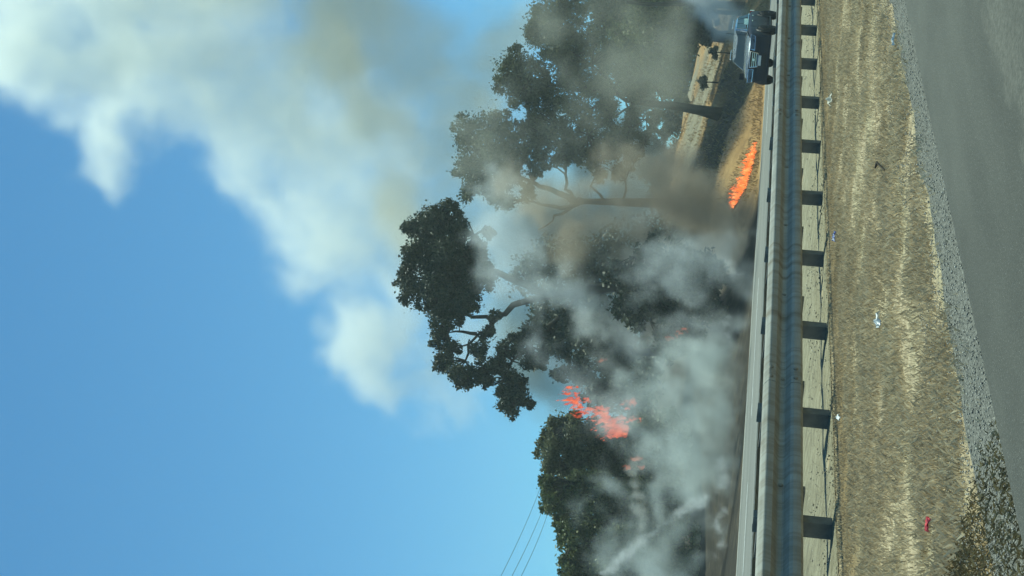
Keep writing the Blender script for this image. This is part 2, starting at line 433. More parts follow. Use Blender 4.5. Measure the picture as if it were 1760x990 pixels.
# ------------------------------------------------------------------ grass blades on the median
def blades(name, X, Y, hgt, wid, mat, lean, tint, Z=None):
    n = len(X)
    Zb = ground_z(X, Y) if Z is None else Z
    a = rng.random(n) * 2 * np.pi; l = hgt * lean * (0.4 + rng.random(n)); b = rng.random(n) * 2 * np.pi
    ca, sa = np.cos(a) * wid / 2, np.sin(a) * wid / 2
    V = np.empty((n, 4, 3))
    V[:, 0] = np.stack([X - ca, Y - sa, Zb - 0.01], 1); V[:, 1] = np.stack([X + ca, Y + sa, Zb - 0.01], 1)
    mx, my = X + l*0.35*np.cos(b), Y + l*0.35*np.sin(b)
    V[:, 2] = np.stack([mx + ca*0.8, my + sa*0.8, Zb + hgt*0.62], 1)
    V[:, 3] = np.stack([X + l*np.cos(b), Y + l*np.sin(b), Zb + hgt], 1)
    F = (np.arange(n)[:, None] * 4 + np.array([0, 1, 2, 3])[None]).astype(np.int32)
    o = mesh_np(name, V.reshape(-1, 3), F, mat, attrs={"tint": ('FACE', np.clip(tint, 0, 1))})
    return tag(o, kind='stuff')
def sow(n, x0, x1, y0, y1):
    # denser near the camera
    u = rng.random(n); X = x0 + (x1 - x0) * u ** 1.5; Y = y0 + (y1 - y0) * rng.random(n); return X, Y
X, Y = sow(430000, 4.0, 34, 3.35, 8.0)
dn = fbm2(X*1.8, Y*2.2); keep = rng.random(len(X)) < np.clip(smoothstep(0.28, 0.56, dn) * smoothstep(3.4, 3.8, Y + 0.3*(dn-.45)) + 0.25 * (Y > 3.7), 0.06, 1)
X, Y, dn = X[keep], Y[keep], dn[keep]
lane = noise2(X*0.35, Y*2.0+20)
strawy = fbm2(X*0.9+40, Y*1.6+11)
h = (0.016 + 0.045*rng.random(len(X))**1.5) * (0.5 + dn) * np.where(Y > 7.0, 0.5, 1.0)
tint = 0.45 + (strawy - 0.47) * 0.55 + rng.normal(0, 0.17, len(X)) - 0.16 * smoothstep(6.9, 7.2, Y) * (Y < 7.65)
dk = in_poly(X + 0.06*rng.normal(0, 1, len(X)), Y, SHADE_OUTLINE)
M_BROWNB = m_leaf("shade_toned_blades", (0.085, 0.064, 0.028), (0.18, 0.138, 0.062), (0.36, 0.30, 0.16), 0.3)
blades("shade_toned_grass", X[dk], Y[dk], h[dk]*0.6, 0.003 + 0*X[dk], M_BROWNB, 1.2, tint[dk])  # shade of the triangle painted as darker, browner blades
bx = 3.0 + 2.7*rng.random(9000); by = 3.15 + 1.5*rng.random(9000); bk = in_poly(bx + 0.05*rng.normal(0, 1, 9000), by, SHADE_OUTLINE); bx, by = bx[bk], by[bk]
blades("shade_toned_grass", bx, by, 0.006 + 0.012*rng.random(len(bx)), 0.003 + 0*bx, M_BROWNB, 2.4, rng.normal(0.5, 0.22, len(bx)), Z=0*bx + 0.02)
X, Y, h, tint = X[~dk], Y[~dk], h[~dk], tint[~dk]
blades("dry_grass", X, Y, h, 0.0025 + 0.0025*rng.random(len(X)), M_STRAW, 0.65, tint)
# fallen straw lying flat in small mats
X, Y = sow(9000, 4.0, 30, 3.7, 7.9)
keep = rng.random(len(X)) < smoothstep(0.46, 0.62, fbm2(X*1.4+9, Y*1.8+2)); X, Y = X[keep], Y[keep]
blades("fallen_straw", X, Y, 0.010 + 0.012*rng.random(len(X)), 0.003 + 0*X, M_STRAW, 6.0, 0.62 + rng.normal(0, .2, len(X)))
# verge tussocks on the bank over the road
X = 45 + 100*rng.random(45000); Y = 30.9 + 30*rng.random(45000)**1.5
keep = (fbm2(X*0.5, Y*0.5) > 0.40) & (proj_y(X, Y) < 345) & ~in_poly(X, Y, ground_poly([(1232, 110), (1244, 160), (1237, 205), (1212, 240), (1190, 270), (1200, 310), (1235, 300), (1262, 255), (1285, 205), (1290, 130), (1270, 100)]))
X, Y = X[keep], Y[keep]
blades("bank_grass", X, Y, 0.10 + 0.16*rng.random(len(X)), 0.03 + 0*X, M_GOLDB, 0.6, rng.normal(0.5, 0.22, len(X)))
X = 60 + 60*rng.random(9000); Y = 31 + 12*rng.random(9000)
keep = in_poly(X, Y, ground_poly([(1232, 110), (1244, 160), (1237, 205), (1212, 240), (1190, 270), (1200, 310), (1235, 300), (1262, 255), (1285, 205), (1290, 130), (1270, 100)]))
X, Y = X[keep], Y[keep]
blades("scorched_stubble", X, Y, 0.10 + 0.15*rng.random(len(X)), 0.04 + 0*X, M_BROWNB, 0.8, rng.normal(0.4, 0.25, len(X)))
# loose stones in the gravel shoulder
def stones(name, n, x0, x1, y0, y1, smin, smax, mat, zb):
    X, Y = sow(n, x0, x1, y0, y1); s = smin + (smax - smin) * rng.random(n) ** 2.5
    base = np.array([(1,0,0),(0,1,0),(-1,0,0),(0,-1,0),(0,0,.8),(0,0,-.8)])
    V = np.stack([X, Y, np.full(n, zb)], 1)[:, None] + base[None] * s[:, None, None] * (0.6 + 0.7*rng.random((n, 6, 1)))
    f = np.array([(0,1,4),(1,2,4),(2,3,4),(3,0,4),(1,0,5),(2,1,5),(3,2,5),(0,3,5)])
    F = (np.arange(n)[:, None, None] * 6 + f[None]).reshape(-1, 3)
    o = mesh_np(name, V.reshape(-1, 3), F, mat, attrs={"tint": ('FACE', np.repeat(np.clip(rng.normal(.45, .25, n), 0, 1), 8))})
    return tag(o, kind='stuff')
M_STONE = m_leaf("stone_chips", (0.13, 0.128, 0.11), (0.22, 0.215, 0.185), (0.40, 0.39, 0.34), 0.0)
M_CLOD = m_leaf("sand_clods", (0.12, 0.105, 0.068), (0.23, 0.205, 0.14), (0.40, 0.365, 0.27), 0.0)
stones("gravel_stones", 26000, 4.5, 26, 2.85, 4.1, 0.002, 0.008, M_STONE, 0.022)
stones("mow_strip_stones", 7000, 8, 40, 7.95, 11.5, 0.004, 0.020, M_CLOD, 0.014)

# ------------------------------------------------------------------ guardrail
def guardrail():
    root = empty("guardrail", (0, 7.7, 0))
    tag(root, "galvanised steel double-sided guardrail on steel posts along the median", "guardrail")
    front = [(0.084, .702), (0.080, .712), (0.045, .696), (0.004, .664), (0.0, .655), (0.0, .640), (0.012, .592), (0.075, .548), (0.083, .532), (0.083, .502), (0.075, .486), (0.012, .440), (0.0, .410), (0.0, .378), (0.006, .345), (0.025, .325), (0.060, .318), (0.083, .324)]
    def beam(x0, x1, mirror, lap):
        m = MB(); t = 0.005
        pr = [(a - lap, z) for a, z in front]; bk = [(a - lap + t, z) for a, z in front]
        if mirror: pr = [(1.0 - a, z) for a, z in pr]; bk = [(1.0 - a, z) for a, z in bk]
        loop = pr + bk[::-1]; n = len(loop)
        vs = [(x0, a, z) for a, z in loop] + [(x1, a, z) for a, z in loop]
        fs = [(i, (i+1) % n, n + (i+1) % n, n + i) for i in range(n)]
        h = len(pr)
        fs += [(i, n-1-i, n-2-i, i+1) for i in range(h-1)] + [(n+i, n+i+1, n+n-2-i, n+n-1-i) for i in range(h-1)]
        m.add(vs, fs)
        return m.build("rail_beam", M_GALV, root, False)
    posts = [11.084 - 3 * 1.851 + 1.851 * k for k in range(34)]
    sections = list(range(0, 33, 4))
    for mi in (False, True):
        for q, k in enumerate(sections):
            x0 = posts[k] - 0.16; x1 = posts[min(k+4, 33)] + 0.16
            b = beam(x0, x1, mi, 0.006 * (q % 2))
    bolt = None; post0 = None
    for k, x in enumerate(posts):
        if post0 is None:
            m = MB()   # C-section post
            m.box((x-.055, .42, -.3), (x+.055, .428, .735)); m.box((x-.055, .428, -.3), (x-.047, .58, .735)); m.box((x-.055, .58, -.3), (x+.055, .588, .735))
            post0 = m.build("post", M_POST, root); px0 = x
            bf = MB().box((x-.05, .092, .296), (x+.05, .416, .69), 0.012).build("blockout", M_POST, root)
            bb = MB().box((x-.05, .592, .296), (x+.05, .908, .69), 0.012).build("blockout", M_POST, root)
            bolt = MB().lathe([(-0.018, .012), (-0.012, .022), (0, .024)], (x, .083, .517), (0, 1, 0), 8).build("bolt", M_GALV, root)
            lap = MB()
            continue
        for src in (post0, bf, bb, bolt):
            c = src.copy(); c.location = (x - px0, 0, 0); COL.objects.link(c); c.parent = root
            if src is post0: q = random.gauss(0, 0.012); c.rotation_euler = (0, q, 0); c.location = (x - px0 * math.cos(q), 0, px0 * math.sin(q) + random.gauss(0, 0.01))
    # lap bolts where two lengths of rail join
    for k in sections[1:]:
        for dx in (-0.09, 0.09):
            for z in (.64, .395):
                c = bolt.copy(); c.location = (posts[k] + dx - px0, -0.088, z - .517); COL.objects.link(c); c.parent = root
guardrail()

# ------------------------------------------------------------------ car
def car():
    # local axes: x forward, y left, z up; 4.7 x 1.9 x 1.7 m
    root = empty("car")
    tag(root, "dark blue four-wheel-drive wagon with a chrome grille driving on the opposite road", "car")
    def paint(name, c, rough=0.3, metal=0.0, coat=0.25):
        m, nt, b = nt_mat(name); co = objco(nt); n = noise(nt, co, 3, 5)
        nt.links.new(ramp(nt, n, [(0.3, tuple(k*0.85 for k in c)), (0.7, tuple(min(1, k*1.15) for k in c))]), b.inputs["Base Color"])
        nt.links.new(ramp(nt, noise(nt, co, 9, 5), [(0.3, (rough,)*3), (0.8, (rough+0.14,)*3)]), b.inputs["Roughness"])
        b.inputs["Metallic"].default_value = metal; b.inputs["Coat Weight"].default_value = coat; b.inputs["Coat Roughness"].default_value = 0.08; b.inputs["Specular IOR Level"].default_value = 0.25 if metal < 0.5 else 0.5
        return m
    body_m = paint("car_paint", (0.010, 0.014, 0.024), 0.5, 0, 0.0); lit_gloss = paint("lit_top_paint", (0.06, 0.075, 0.09), 0.2, 0.6, 1.0); trim = paint("black_trim", (0.014, 0.014, 0.015), 0.5, 0, 0)  # same paint twice: tops lightened for the light they catch, sides kept darker
    glass = paint("car_glass", (0.010, 0.016, 0.016), 0.3, 0.0, 0.0); chrome = paint("chrome", (0.75, 0.75, 0.74), 0.12, 1.0, 0)
    rubber = paint("tyre_rubber", (0.02, 0.02, 0.02), 0.8, 0, 0); lampm = paint("headlight_glass", (0.12, 0.13, 0.14), 0.08, 0.3, 0.6)
    red = paint("red_lens", (0.4, 0.01, 0.01), 0.15, 0, 1); white = paint("plate_white", (0.7, 0.7, 0.66), 0.5, 0, 0); silver = paint("roof_rail_silver", (0.5, 0.5, 0.5), 0.3, 0.9, 0)
    # body: lofted half-rings (y, z), mirrored
    st = [  # x, half width, z_bottom, z_shoulder, z_top(centre), top half width
        (2.36, .66, .42, .62, .70, .58), (2.33, .80, .34, .74, .86, .70), (2.24, .88, .28, .90, 1.00, .76), (2.05, .93, .26, .97, 1.06, .80),
        (1.4, .955, .20, 1.02, 1.12, .80), (.85, .955, .20, 1.05, 1.17, .80), (0, .955, .20, 1.06, 1.16, .80), (-1.2, .955, .20, 1.08, 1.17, .80),
        (-1.9, .945, .28, 1.09, 1.17, .80), (-2.2, .92, .34, 1.08, 1.15, .78), (-2.32, .86, .42, 1.02, 1.10, .72)]
    rings = []
    for x, hw, zb, zs, zt, tw in st:
        half = [(0, zb), (hw*.78, zb), (hw*.95, zb+.05), (hw*.985, zb + (zs-zb)*.35), (hw, zb + (zs-zb)*.68), (hw*.985, zs-.05), (hw*.955, zs), (tw, zt-.03), (tw*.55, zt), (0, zt+.012)]
        rings.append([(x, a, z) for a, z in half] + [(x, -a, z) for a, z in half[-2:0:-1]])
    m = MB(); n = len(rings[0]); vs = [p for r_ in rings for p in r_]
    fs = [(i*n+k, i*n+(k+1) % n, (i+1)*n+(k+1) % n, (i+1)*n+k) for i in range(len(rings)-1) for k in range(n)]
    fs += [tuple(range(n-1, -1, -1)), tuple((len(rings)-1)*n+k for k in range(n))]
    body = m.add(vs, fs).build("body", body_m, root, True)
    # cabin shell
    def cab(x0, x1, x2, x3, hwb, hwt, zb, zt):
        return [[(x0, a*hwb, zb), (x1, a*hwt, zt)] for a in (1, -1)]
    cb = [(1.02, .80, 1.14), (-2.22, .80, 1.14)]; ct = [(.28, .64, 1.66), (-1.98, .64, 1.66)]
    zt = 1.66
    V = [(1.05, .80, 1.13), (1.05, -.80, 1.13), (-2.2, -.82, 1.13), (-2.2, .82, 1.13), (.22, .66, 1.62), (.22, -.66, 1.62), (-1.92, -.67, 1.63), (-1.92, .67, 1.63),
         (.10, .56, 1.675), (.10, -.56, 1.675), (-1.80, -.56, 1.69), (-1.80, .56, 1.69)]
    Fz = [(0,1,5,4), (1,2,6,5), (2,3,7,6), (3,0,4,7), (4,5,9,8), (5,6,10,9), (6,7,11,10), (7,4,8,11), (8,9,10,11)]
    prof = [(.80, 0), (.775, .15), (.672, .80), (.64, .93), (.55, 1.0), (.28, 1.02), (0, 1.03)]
    cr = []
    for x, k in ((1.06, .0), (.66, .42), (.26, .90), (.10, .985), (-.8, 1.02), (-1.6, 1.01), (-1.85, .97), (-2.05, .80), (-2.24, .0)):
        half = [(.80 + (a - .80) * max(k, .25), 1.13 + .53 * k * fz) for a, fz in prof]
        cr.append([(x, a, z) for a, z in half] + [(x, -a, z) for a, z in half[-2::-1]])
    nc = len(cr[0])
    MB().add([p for r_ in cr for p in r_], [(i*nc+k, i*nc+k+1, (i+1)*nc+k+1, (i+1)*nc+k) for i in range(len(cr)-1) for k in range(nc-1)]).build("roof", lit_gloss, root, True)
    P = [Vector(v) for v in V]
    def pane(name, a, b, c, d, ins, out, mat=glass, u0=0., u1=1., par=root):
        # panel within the quad a b c d (a-b bottom, d-c top), inset, lifted by out
        q = lambda u, v: (a.lerp(b, u)).lerp(d.lerp(c, u), v)
        iu, iv = ins
        pts = [q(u0+iu, iv), q(u1-iu, iv), q(u1-iu, 1-iv), q(u0+iu, 1-iv)]
        nn = (pts[1]-pts[0]).cross(pts[3]-pts[0]).normalized()
        mb = MB(); o_ = [p + nn*out for p in pts]; i_ = [p - nn*0.01 for p in pts]
        mb.add(o_ + i_, [(0,1,2,3), (4,7,6,5), (0,4,5,1), (1,5,6,2), (2,6,7,3), (3,7,4,0)])
        return mb.build(name, mat, par)
    ws = pane("windscreen", P[1], P[0], P[4], P[5], (.05, .07), .010, paint("windscreen_glass", (0.008, 0.014, 0.013), 0.07, 0.0, 0.3))
    # side windows: left (y+) quad goes rear->front along bottom
    for sgn in (1, -1):
        if sgn == 1: a, b, c, d = P[0], P[3], P[7], P[4]
        else: a, b, c, d = P[2], P[1], P[5], P[6]
        spans = ((.06, .40), (.43, .74), (.77, .96)) if sgn == 1 else ((.04, .23), (.26, .57), (.60, .94))
        for u0, u1 in spans: pane("side_window", a, b, c, d, (.0, .10), .008, glass, u0, u1)
        # bright strip under the windows
        pts = [Vector(a).lerp(b, t) + Vector((0, sgn*.012, .02)) for t in (.04, .5, .96)]
        MB().tube(pts, .014, 6).build("window_trim", chrome, root)
        a_pil = [P[0] if sgn == 1 else P[1], P[4] if sgn == 1 else P[5]]
        rr = [Vector((.0, sgn*.60, 1.70)), Vector((-.1, sgn*.61, 1.735)), Vector((-1.6, sgn*.61, 1.745)), Vector((-1.75, sgn*.60, 1.71))]
        MB().tube(rr, .02, 6).build("roof_rail", silver, root)
        # mirror: stalk and shell
        my = sgn * .93
        mb = MB().tube([(.78, sgn*.80, 1.17), (.76, sgn*.95, 1.20)], .022, 6).build("mirror", trim, root)
        sh = MB().box((.70, min(my, my+sgn*.24), 1.13), (.80, max(my, my+sgn*.24), 1.30), .03).build("mirror_shell", chrome if sgn == 1 else body_m, mb)
        # headlight, fog light, door handles, wheel arch flares
        hl = MB(); y0, y1 = sorted((sgn*.50, sgn*.83))
        hl.add([(2.40, sgn*.36, .80), (2.29, sgn*.84, .82), (2.22, sgn*.90, .97), (2.36, sgn*.38, .96), (2.2, sgn*.40, .80), (2.1, sgn*.82, .88), (2.05, sgn*.84, .99), (2.15, sgn*.52, .95)],
               [(0,1,2,3), (4,7,6,5), (0,4,5,1), (1,5,6,2), (2,6,7,3), (3,7,4,0)])
        h_ = hl.build("headlight", lampm, root)
        MB().tube([(2.405, sgn*.36, .79), (2.30, sgn*.85, .81), (2.23, sgn*.91, .975), (2.365, sgn*.38, .97), (2.405, sgn*.36, .79)], .022, 6).build("headlight_rim", chrome, h_)
        fg = MB().lathe([(0, .07), (.03, .075), (.04, .05)], (2.28, sgn*.66, .50), (1, 0, 0), 12).build("fog_light", lampm, root)
        tl = MB(); tl.box((-2.36, min(sgn*.70, sgn*.93), .95), (-2.1, max(sgn*.70, sgn*.93), 1.12), .02).build("tail_light", red, root)
        for xh in (.05, -.95): MB().box((xh-.10, min(sgn*.955, sgn*.985), .97), (xh+.10, max(sgn*.955, sgn*.985), 1.0), .008).build("door_handle", chrome, root)
        for xd in (.95, -.10, -1.15):
            MB().box((xd-.006, min(sgn*.95, sgn*.9585), .34), (xd+.006, max(sgn*.95, sgn*.9585), 1.04)).build("door_seam", trim, root)
        MB().box((-.95, min(sgn*.9, sgn*1.0), .26), (.95, max(sgn*.9, sgn*1.0), .32), .02).build("side_step", trim, root)
        for xw in (1.45, -1.38):
            arch = MB(); pts = [(xw + .43*math.cos(t), sgn*.955, .36 + .43*math.sin(t)) for t in np.linspace(-.15, math.pi+.15, 15)]
            arch.tube(pts, .045, 6).build("wheel_arch", trim, root)
            inner = MB().lathe([(0, .41), (.02, .41)], (xw, sgn*.952, .37), (0, sgn, 0), 20).build("wheel_well", rubber, root)
            w = MB().lathe([(-.11, .25), (-.12, .33), (-.09, .365), (.09, .365), (.12, .33), (.115, .25)], (xw, sgn*.875, .365), (0, sgn, 0), 28).build("wheel", rubber, root, True)
            w.location = (0, sgn*.065, 0)
            rm = MB().lathe([(.10, .25), (.122, .245), (.105, .20), (.08, .06), (.10, .05), (.10, .0)], (xw, sgn*.875, .365), (0, sgn, 0), 20).build("rim", trim, w)
            for k in range(6):
                t = k*math.pi/3; c0 = np.array((xw, sgn*.985, .365)); dr = np.array((math.cos(t), 0, math.sin(t)))
                MB().tube([c0 + dr*.05, c0 + dr*.23], .025, 5).build("spoke", trim, w)
    bn = MB(); xs_ = [1.03, 1.35, 1.7, 2.02, 2.2, 2.29]; zz = [1.168, 1.158, 1.13, 1.085, 1.03, .96]
    ys_ = [-.80, -.5, 0, .5, .80]
    bn.add([(x, y * (1 if x < 2.1 else .95), z + .012 + (.02 if abs(y) < .6 else -.03)) for x, z in zip(xs_, zz) for y in ys_], [(i*5+k, i*5+k+1, i*5+k+6, i*5+k+5) for i in range(5) for k in range(4)])
    bn.build("bonnet", lit_gloss, root, True)
    # front face: grille with bars and chrome surround, bumper, bull bar loop, plate
    gr = MB().box((2.28, -.29, .66), (2.372, .29, .95), .02).build("grille", trim, root)
    for z in (.72, .79, .86): MB().box((2.372, -.27, z-.010), (2.386, .27, z+.010)).build("grille_bar", chrome, gr)
    MB().tube([(2.38, -.30, .94), (2.39, 0, .965), (2.38, .30, .94), (2.395, .25, .66), (2.40, 0, .64), (2.395, -.25, .66), (2.38, -.30, .94)], .022, 6).build("grille_surround", chrome, gr)
    MB().lathe([(0, .05), (.015, .045)], (2.386, 0, .81), (1, 0, 0), 14).build("badge", chrome, gr)
    bp = MB(); pr = [(2.30, .86), (2.44, .70), (2.47, 0)]
    hb = [(2.20, .90), (2.38, .72), (2.45, .35), (2.46, 0), (2.45, -.35), (2.38, -.72), (2.20, -.90)]
    vs = [(x, y, z) for z in (.24, .34, .56, .63) for x, y in [(a + (0 if z in (.34, .56) else -.05), b) for a, b in hb]]
    nb = len(hb); fs = [(j*nb+i, j*nb+i+1, (j+1)*nb+i+1, (j+1)*nb+i) for j in range(3) for i in range(nb-1)]
    fs += [tuple(range(nb)), tuple(3*nb+i for i in range(nb-1, -1, -1))]
    bumper = bp.add(vs, fs).build("bumper", body_m, root, True)
    MB().box((2.455, -.30, .38), (2.475, .30, .50), .01).build("air_intake", trim, bumper)
    MB().box((2.462, -.19, .53), (2.478, .19, .63), .004).build("number_plate", white, root)
    MB().tube([(2.0, -.75, .33), (2.36, -.70, .33), (2.40, 0, .32), (2.36, .70, .33), (2.0, .75, .33)], .03, 6).build("skid_bar", trim, bumper)
    for s_ in (-.35, .35):
        MB().tube([(1.02, s_, 1.175), (.98, s_+.35, 1.20)], .008, 5).build("wiper", trim, root)
    MB().tube([(1.9, .78, 1.03), (1.84, .80, 1.95)], .007, 5).build("antenna", trim, root)
    MB().box((.93, -.72, 1.125), (1.07, .72, 1.15)).build("cowl", trim, root)
    root.location = (CARX, CARY, 0.19); root.rotation_euler = (0, 0, math.pi + R(6.5)); root.scale = (1.12, 1.08, 1.04)
CARX, CARY = 59.0, 19.5
car()

# ------------------------------------------------------------------ trees
def leaf_cloud(C, rad, n, size, droop=0.35, subs=9, flat=0.85):
    """n leaf blades round C in sub clumps, so that light passes between them"""
    sc_ = rng.normal(0, 1, (subs, 3)); sc_ /= np.linalg.norm(sc_, axis=1)[:, None]
    sc_ = C + sc_ * rad * (0.35 + 0.6 * rng.random((subs, 1))) * np.array([1, 1, flat])
    k = rng.integers(0, subs, n)
    tb = np.clip(rng.normal(0.5, 0.2, subs), 0.05, 0.95)
    P = sc_[k] + rng.normal(0, 1, (n, 3)) * rad * 0.29
    d = rng.normal(0, 1, (n, 3)); d[:, 2] -= droop; d /= np.linalg.norm(d, axis=1)[:, None]
    s = np.cross(d, rng.normal(0, 1, (n, 3))); s /= np.linalg.norm(s, axis=1)[:, None] + 1e-9
    L = size * (0.6 + 0.8 * rng.random(n))[:, None]; W = L * 0.30
    V = np.stack([P - s*W*0.1, P + d*L*0.5 + s*W, P + d*L, P + d*L*0.5 - s*W], 1)
    tint = np.clip(tb[k] + rng.normal(0, 0.16, n), 0, 1)
    return V, tint
def tree(name, label, D, trunk, branches, clumps, leafmat, barkmat, trad, dens=1.0, lsize=0.36, depth=1.0, group=None, base=None, seed=0, extra=0, subs=9):
    """trunk/branches: lists of photograph positions (x, y) or (x, y, dD); clumps (x, y, r)"""
    global rng
    old = rng; rng = np.random.default_rng(100 + seed)
    m2 = D / FPX
    pt = lambda q: at(q[0], q[1], D + (q[2] if len(q) > 2 else 0))
    tp = [pt(q) for q in trunk]
    b0 = tp[0]
    if base is None:
        gz = float(ground_z(b0[0], b0[1])) 
        if b0[2] > gz + 0.05: tp.insert(0, np.array([b0[0], b0[1], gz - 0.1]))
        elif b0[2] < gz - 0.5: pass
    root = empty(name, tuple(tp[0]))
    tag(root, label, "tree", group)
    o = np.array(tp[0])
    mb = MB(); n = len(tp); mb.tube([p - o for p in tp], [trad * (1 - 0.6 * i / max(1, n-1)) * (1.25 if i == 0 else 1) for i in range(n)], 9)
    for br in branches:
        rr = br[0]; pts = [pt(q) for q in br[1:]]
        # gentle wobble
        fine = []
        for i in range(len(pts)-1):
            for t in (0, .5): fine.append(pts[i]*(1-t) + pts[i+1]*t + (rng.normal(0, 0.10, 3) if t else 0))
        fine.append(pts[-1]); L = len(fine)
        mb.tube([p - o for p in fine], [rr * (1 - 0.75 * i / (L-1)) for i in range(L)], 6)
    Vs = []; Ts = []; tw = []
    ends = [pt(q) for br in branches for q in br[2:]] + [tp[-1]]
    allc = [(x, y, r_, rng.uniform(-1, 1)) for x, y, r_ in clumps]
    for x, y, r_ in clumps:
        for _ in range(extra):
            a = rng.uniform(0, 2*np.pi); q = rng.uniform(.4, 1.15)
            allc.append((x + math.cos(a)*r_*q, y + math.sin(a)*r_*q, r_*rng.uniform(.18, .45), rng.uniform(-1, 1)))
    for x, y, r_, w in allc:
        rm = r_ * m2 * 1.08
        C = at(x, y, D + w * rm * 1.4 * depth)
        lsize_ = lsize * 0.52
        n = int(dens * 1300 * rm ** 2 / (lsize / 0.36) ** 2 + 40)
        V, T = leaf_cloud(C, rm * 0.86, n, lsize_, subs=max(8, int(2 * subs * min(2.5, rm))))
        Vs.append(V); Ts.append(T)
        e = min(ends, key=lambda q: np.linalg.norm(q - C))
        tw.append((e, C))
    for e, C in tw:
        mid = (e + C)/2 + rng.normal(0, .15, 3)
        if np.linalg.norm(e - C) < 6: mb.tube([e - o, mid - o, C - o], [trad*.13, trad*.09, trad*.03], 5, False)
    mb.build("trunk", barkmat, root, True)
    V = np.concatenate(Vs); T = np.concatenate(Ts)
    F = np.arange(len(V)*4).reshape(-1, 4)
    mesh_np("crown", V.reshape(-1, 3) - o, F, leafmat, root, attrs={"tint": ('FACE', T)})
    rng = old
    return root

# the big gum on the right whose trunk stands clear of the smoke
h_ = hit(1237, 196); D1 = float((h_ - EYEP) @ FWD)
tree("gum_tree", "tall gum tree with bare dark trunk standing on the bank left of the car", D1,
     [(1240, 197), (1200, 189), (1160, 182), (1115, 178), (1075, 172)],
     [(.17, (1115, 178), (1060, 160), (1000, 155), (950, 145), (905, 135), (872, 128)),
      (.14, (1075, 172), (1055, 150), (1035, 128), (1018, 112), (990, 92)),
      (.11, (1020, 158), (975, 130), (960, 90), (955, 55), (945, 25)),
      (.09, (1060, 162), (1020, 185), (985, 205), (955, 215)),
      (.10, (1095, 176), (1050, 205), (1010, 232), (980, 245)),
      (.07, (1130, 180), (1110, 205), (1085, 222)), (.06, (1140, 180), (1128, 150), (1110, 135))],
     [(872, 130, 30), (890, 108, 26), (895, 155, 27), (915, 135, 30), (905, 170, 20), (940, 25, 34), (965, 50, 34), (930, 55, 26), (985, 20, 26), (950, 85, 30), (975, 110, 34),
      (1000, 60, 30), (1005, 140, 34), (950, 165, 30), (985, 180, 32), (1020, 100, 34), (1035, 150, 30), (1060, 110, 30), (935, 200, 28), (960, 230, 28), (985, 255, 24), (1010, 220, 30), (1040, 195, 28),
      (1045, 240, 20), (1070, 225, 20), (1090, 200, 18), (1075, 140, 24), (1110, 135, 20), (1095, 160, 20), (925, 225, 22), (1020, 265, 18), (1130, 200, 12), (1125, 215, 12)],
     M_LEAF_A, M_BARK, 0.42, 0.6, 0.40, seed=1, extra=7)
tree("bushy_tree", "dense green bushy tree behind the tall gum at the right edge", 128,
     [(1190, 60), (1150, 62), (1100, 70), (1060, 60)],
     [(.15, (1150, 62), (1110, 30), (1080, 15)), (.12, (1110, 70), (1085, 110), (1070, 130)), (.1, (1150, 62), (1140, 100), (1120, 130))],
     [(1060, 20, 40), (1060, 60, 36), (1085, 100, 38), (1110, 30, 44), (1120, 75, 44), (1150, 20, 42), (1155, 60, 38), (1130, 120, 36), (1090, 140, 26), (1165, 100, 28), (1155, 135, 26), (1180, 30, 30), (1075, -10, 40), (1130, -20, 46), (1040, 5, 22), (1180, 70, 22)],
     M_LEAF_B, M_BARK, 0.45, 1.0, 0.5, seed=2, extra=4)
tree("leaning_gum", "slender olive gum tree at the top right behind the tall gum", 120,
     [(1180, 5), (1120, 8), (1060, 2)], [(.12, (1080, 5), (1040, 10), (1030, 18)), (.1, (1100, 6), (1050, -20), (1020, -25))],
     [(1025, 12, 20), (1035, 30, 16), (1012, -8, 22), (1040, -15, 24), (1060, 10, 20), (1022, 45, 11), (1030, 62, 10), (1045, 78, 11)], M_LEAF_A, M_BARK, 0.3, 0.6, 0.45, seed=3, extra=4)
tree("roadside_shrub", "dark shrubby tree beside the road behind the car", 118,
     [(1228, 20), (1205, 22), (1190, 15)], [(.08, (1205, 22), (1190, 45), (1180, 60))],
     [(1205, 10, 24), (1195, 35, 22), (1210, 50, 16), (1200, -10, 26), (1222, 28, 14), (1190, 62, 14), (1215, 70, 10)], M_LEAF_C, M_BARK, 0.2, 0.9, 0.42, seed=4, extra=4)
for i_, (x_, y_, r_, D_) in enumerate(((1207, 141, 9, 118), (1226, 90, 8, 110), (1176, 175, 9, 150))):
    tree("shrub", ["small grey shrub on the pale slope right of the gum trunk", "low brown shrub on the bank just left of the car roof", "small green shrub on the ridge behind the gum trunk"][i_], D_,
         [(x_ + r_, y_), (x_, y_)], [(.03, (x_ + 3, y_), (x_ - 2, y_ + 4))], [(x_, y_, r_), (x_ + 2, y_ + r_*.8, r_*.7), (x_ + 3, y_ - r_*.8, r_*.6)], M_LEAF_D, M_BARK, 0.06, 1.4, 0.25, seed=20 + i_, subs=6)
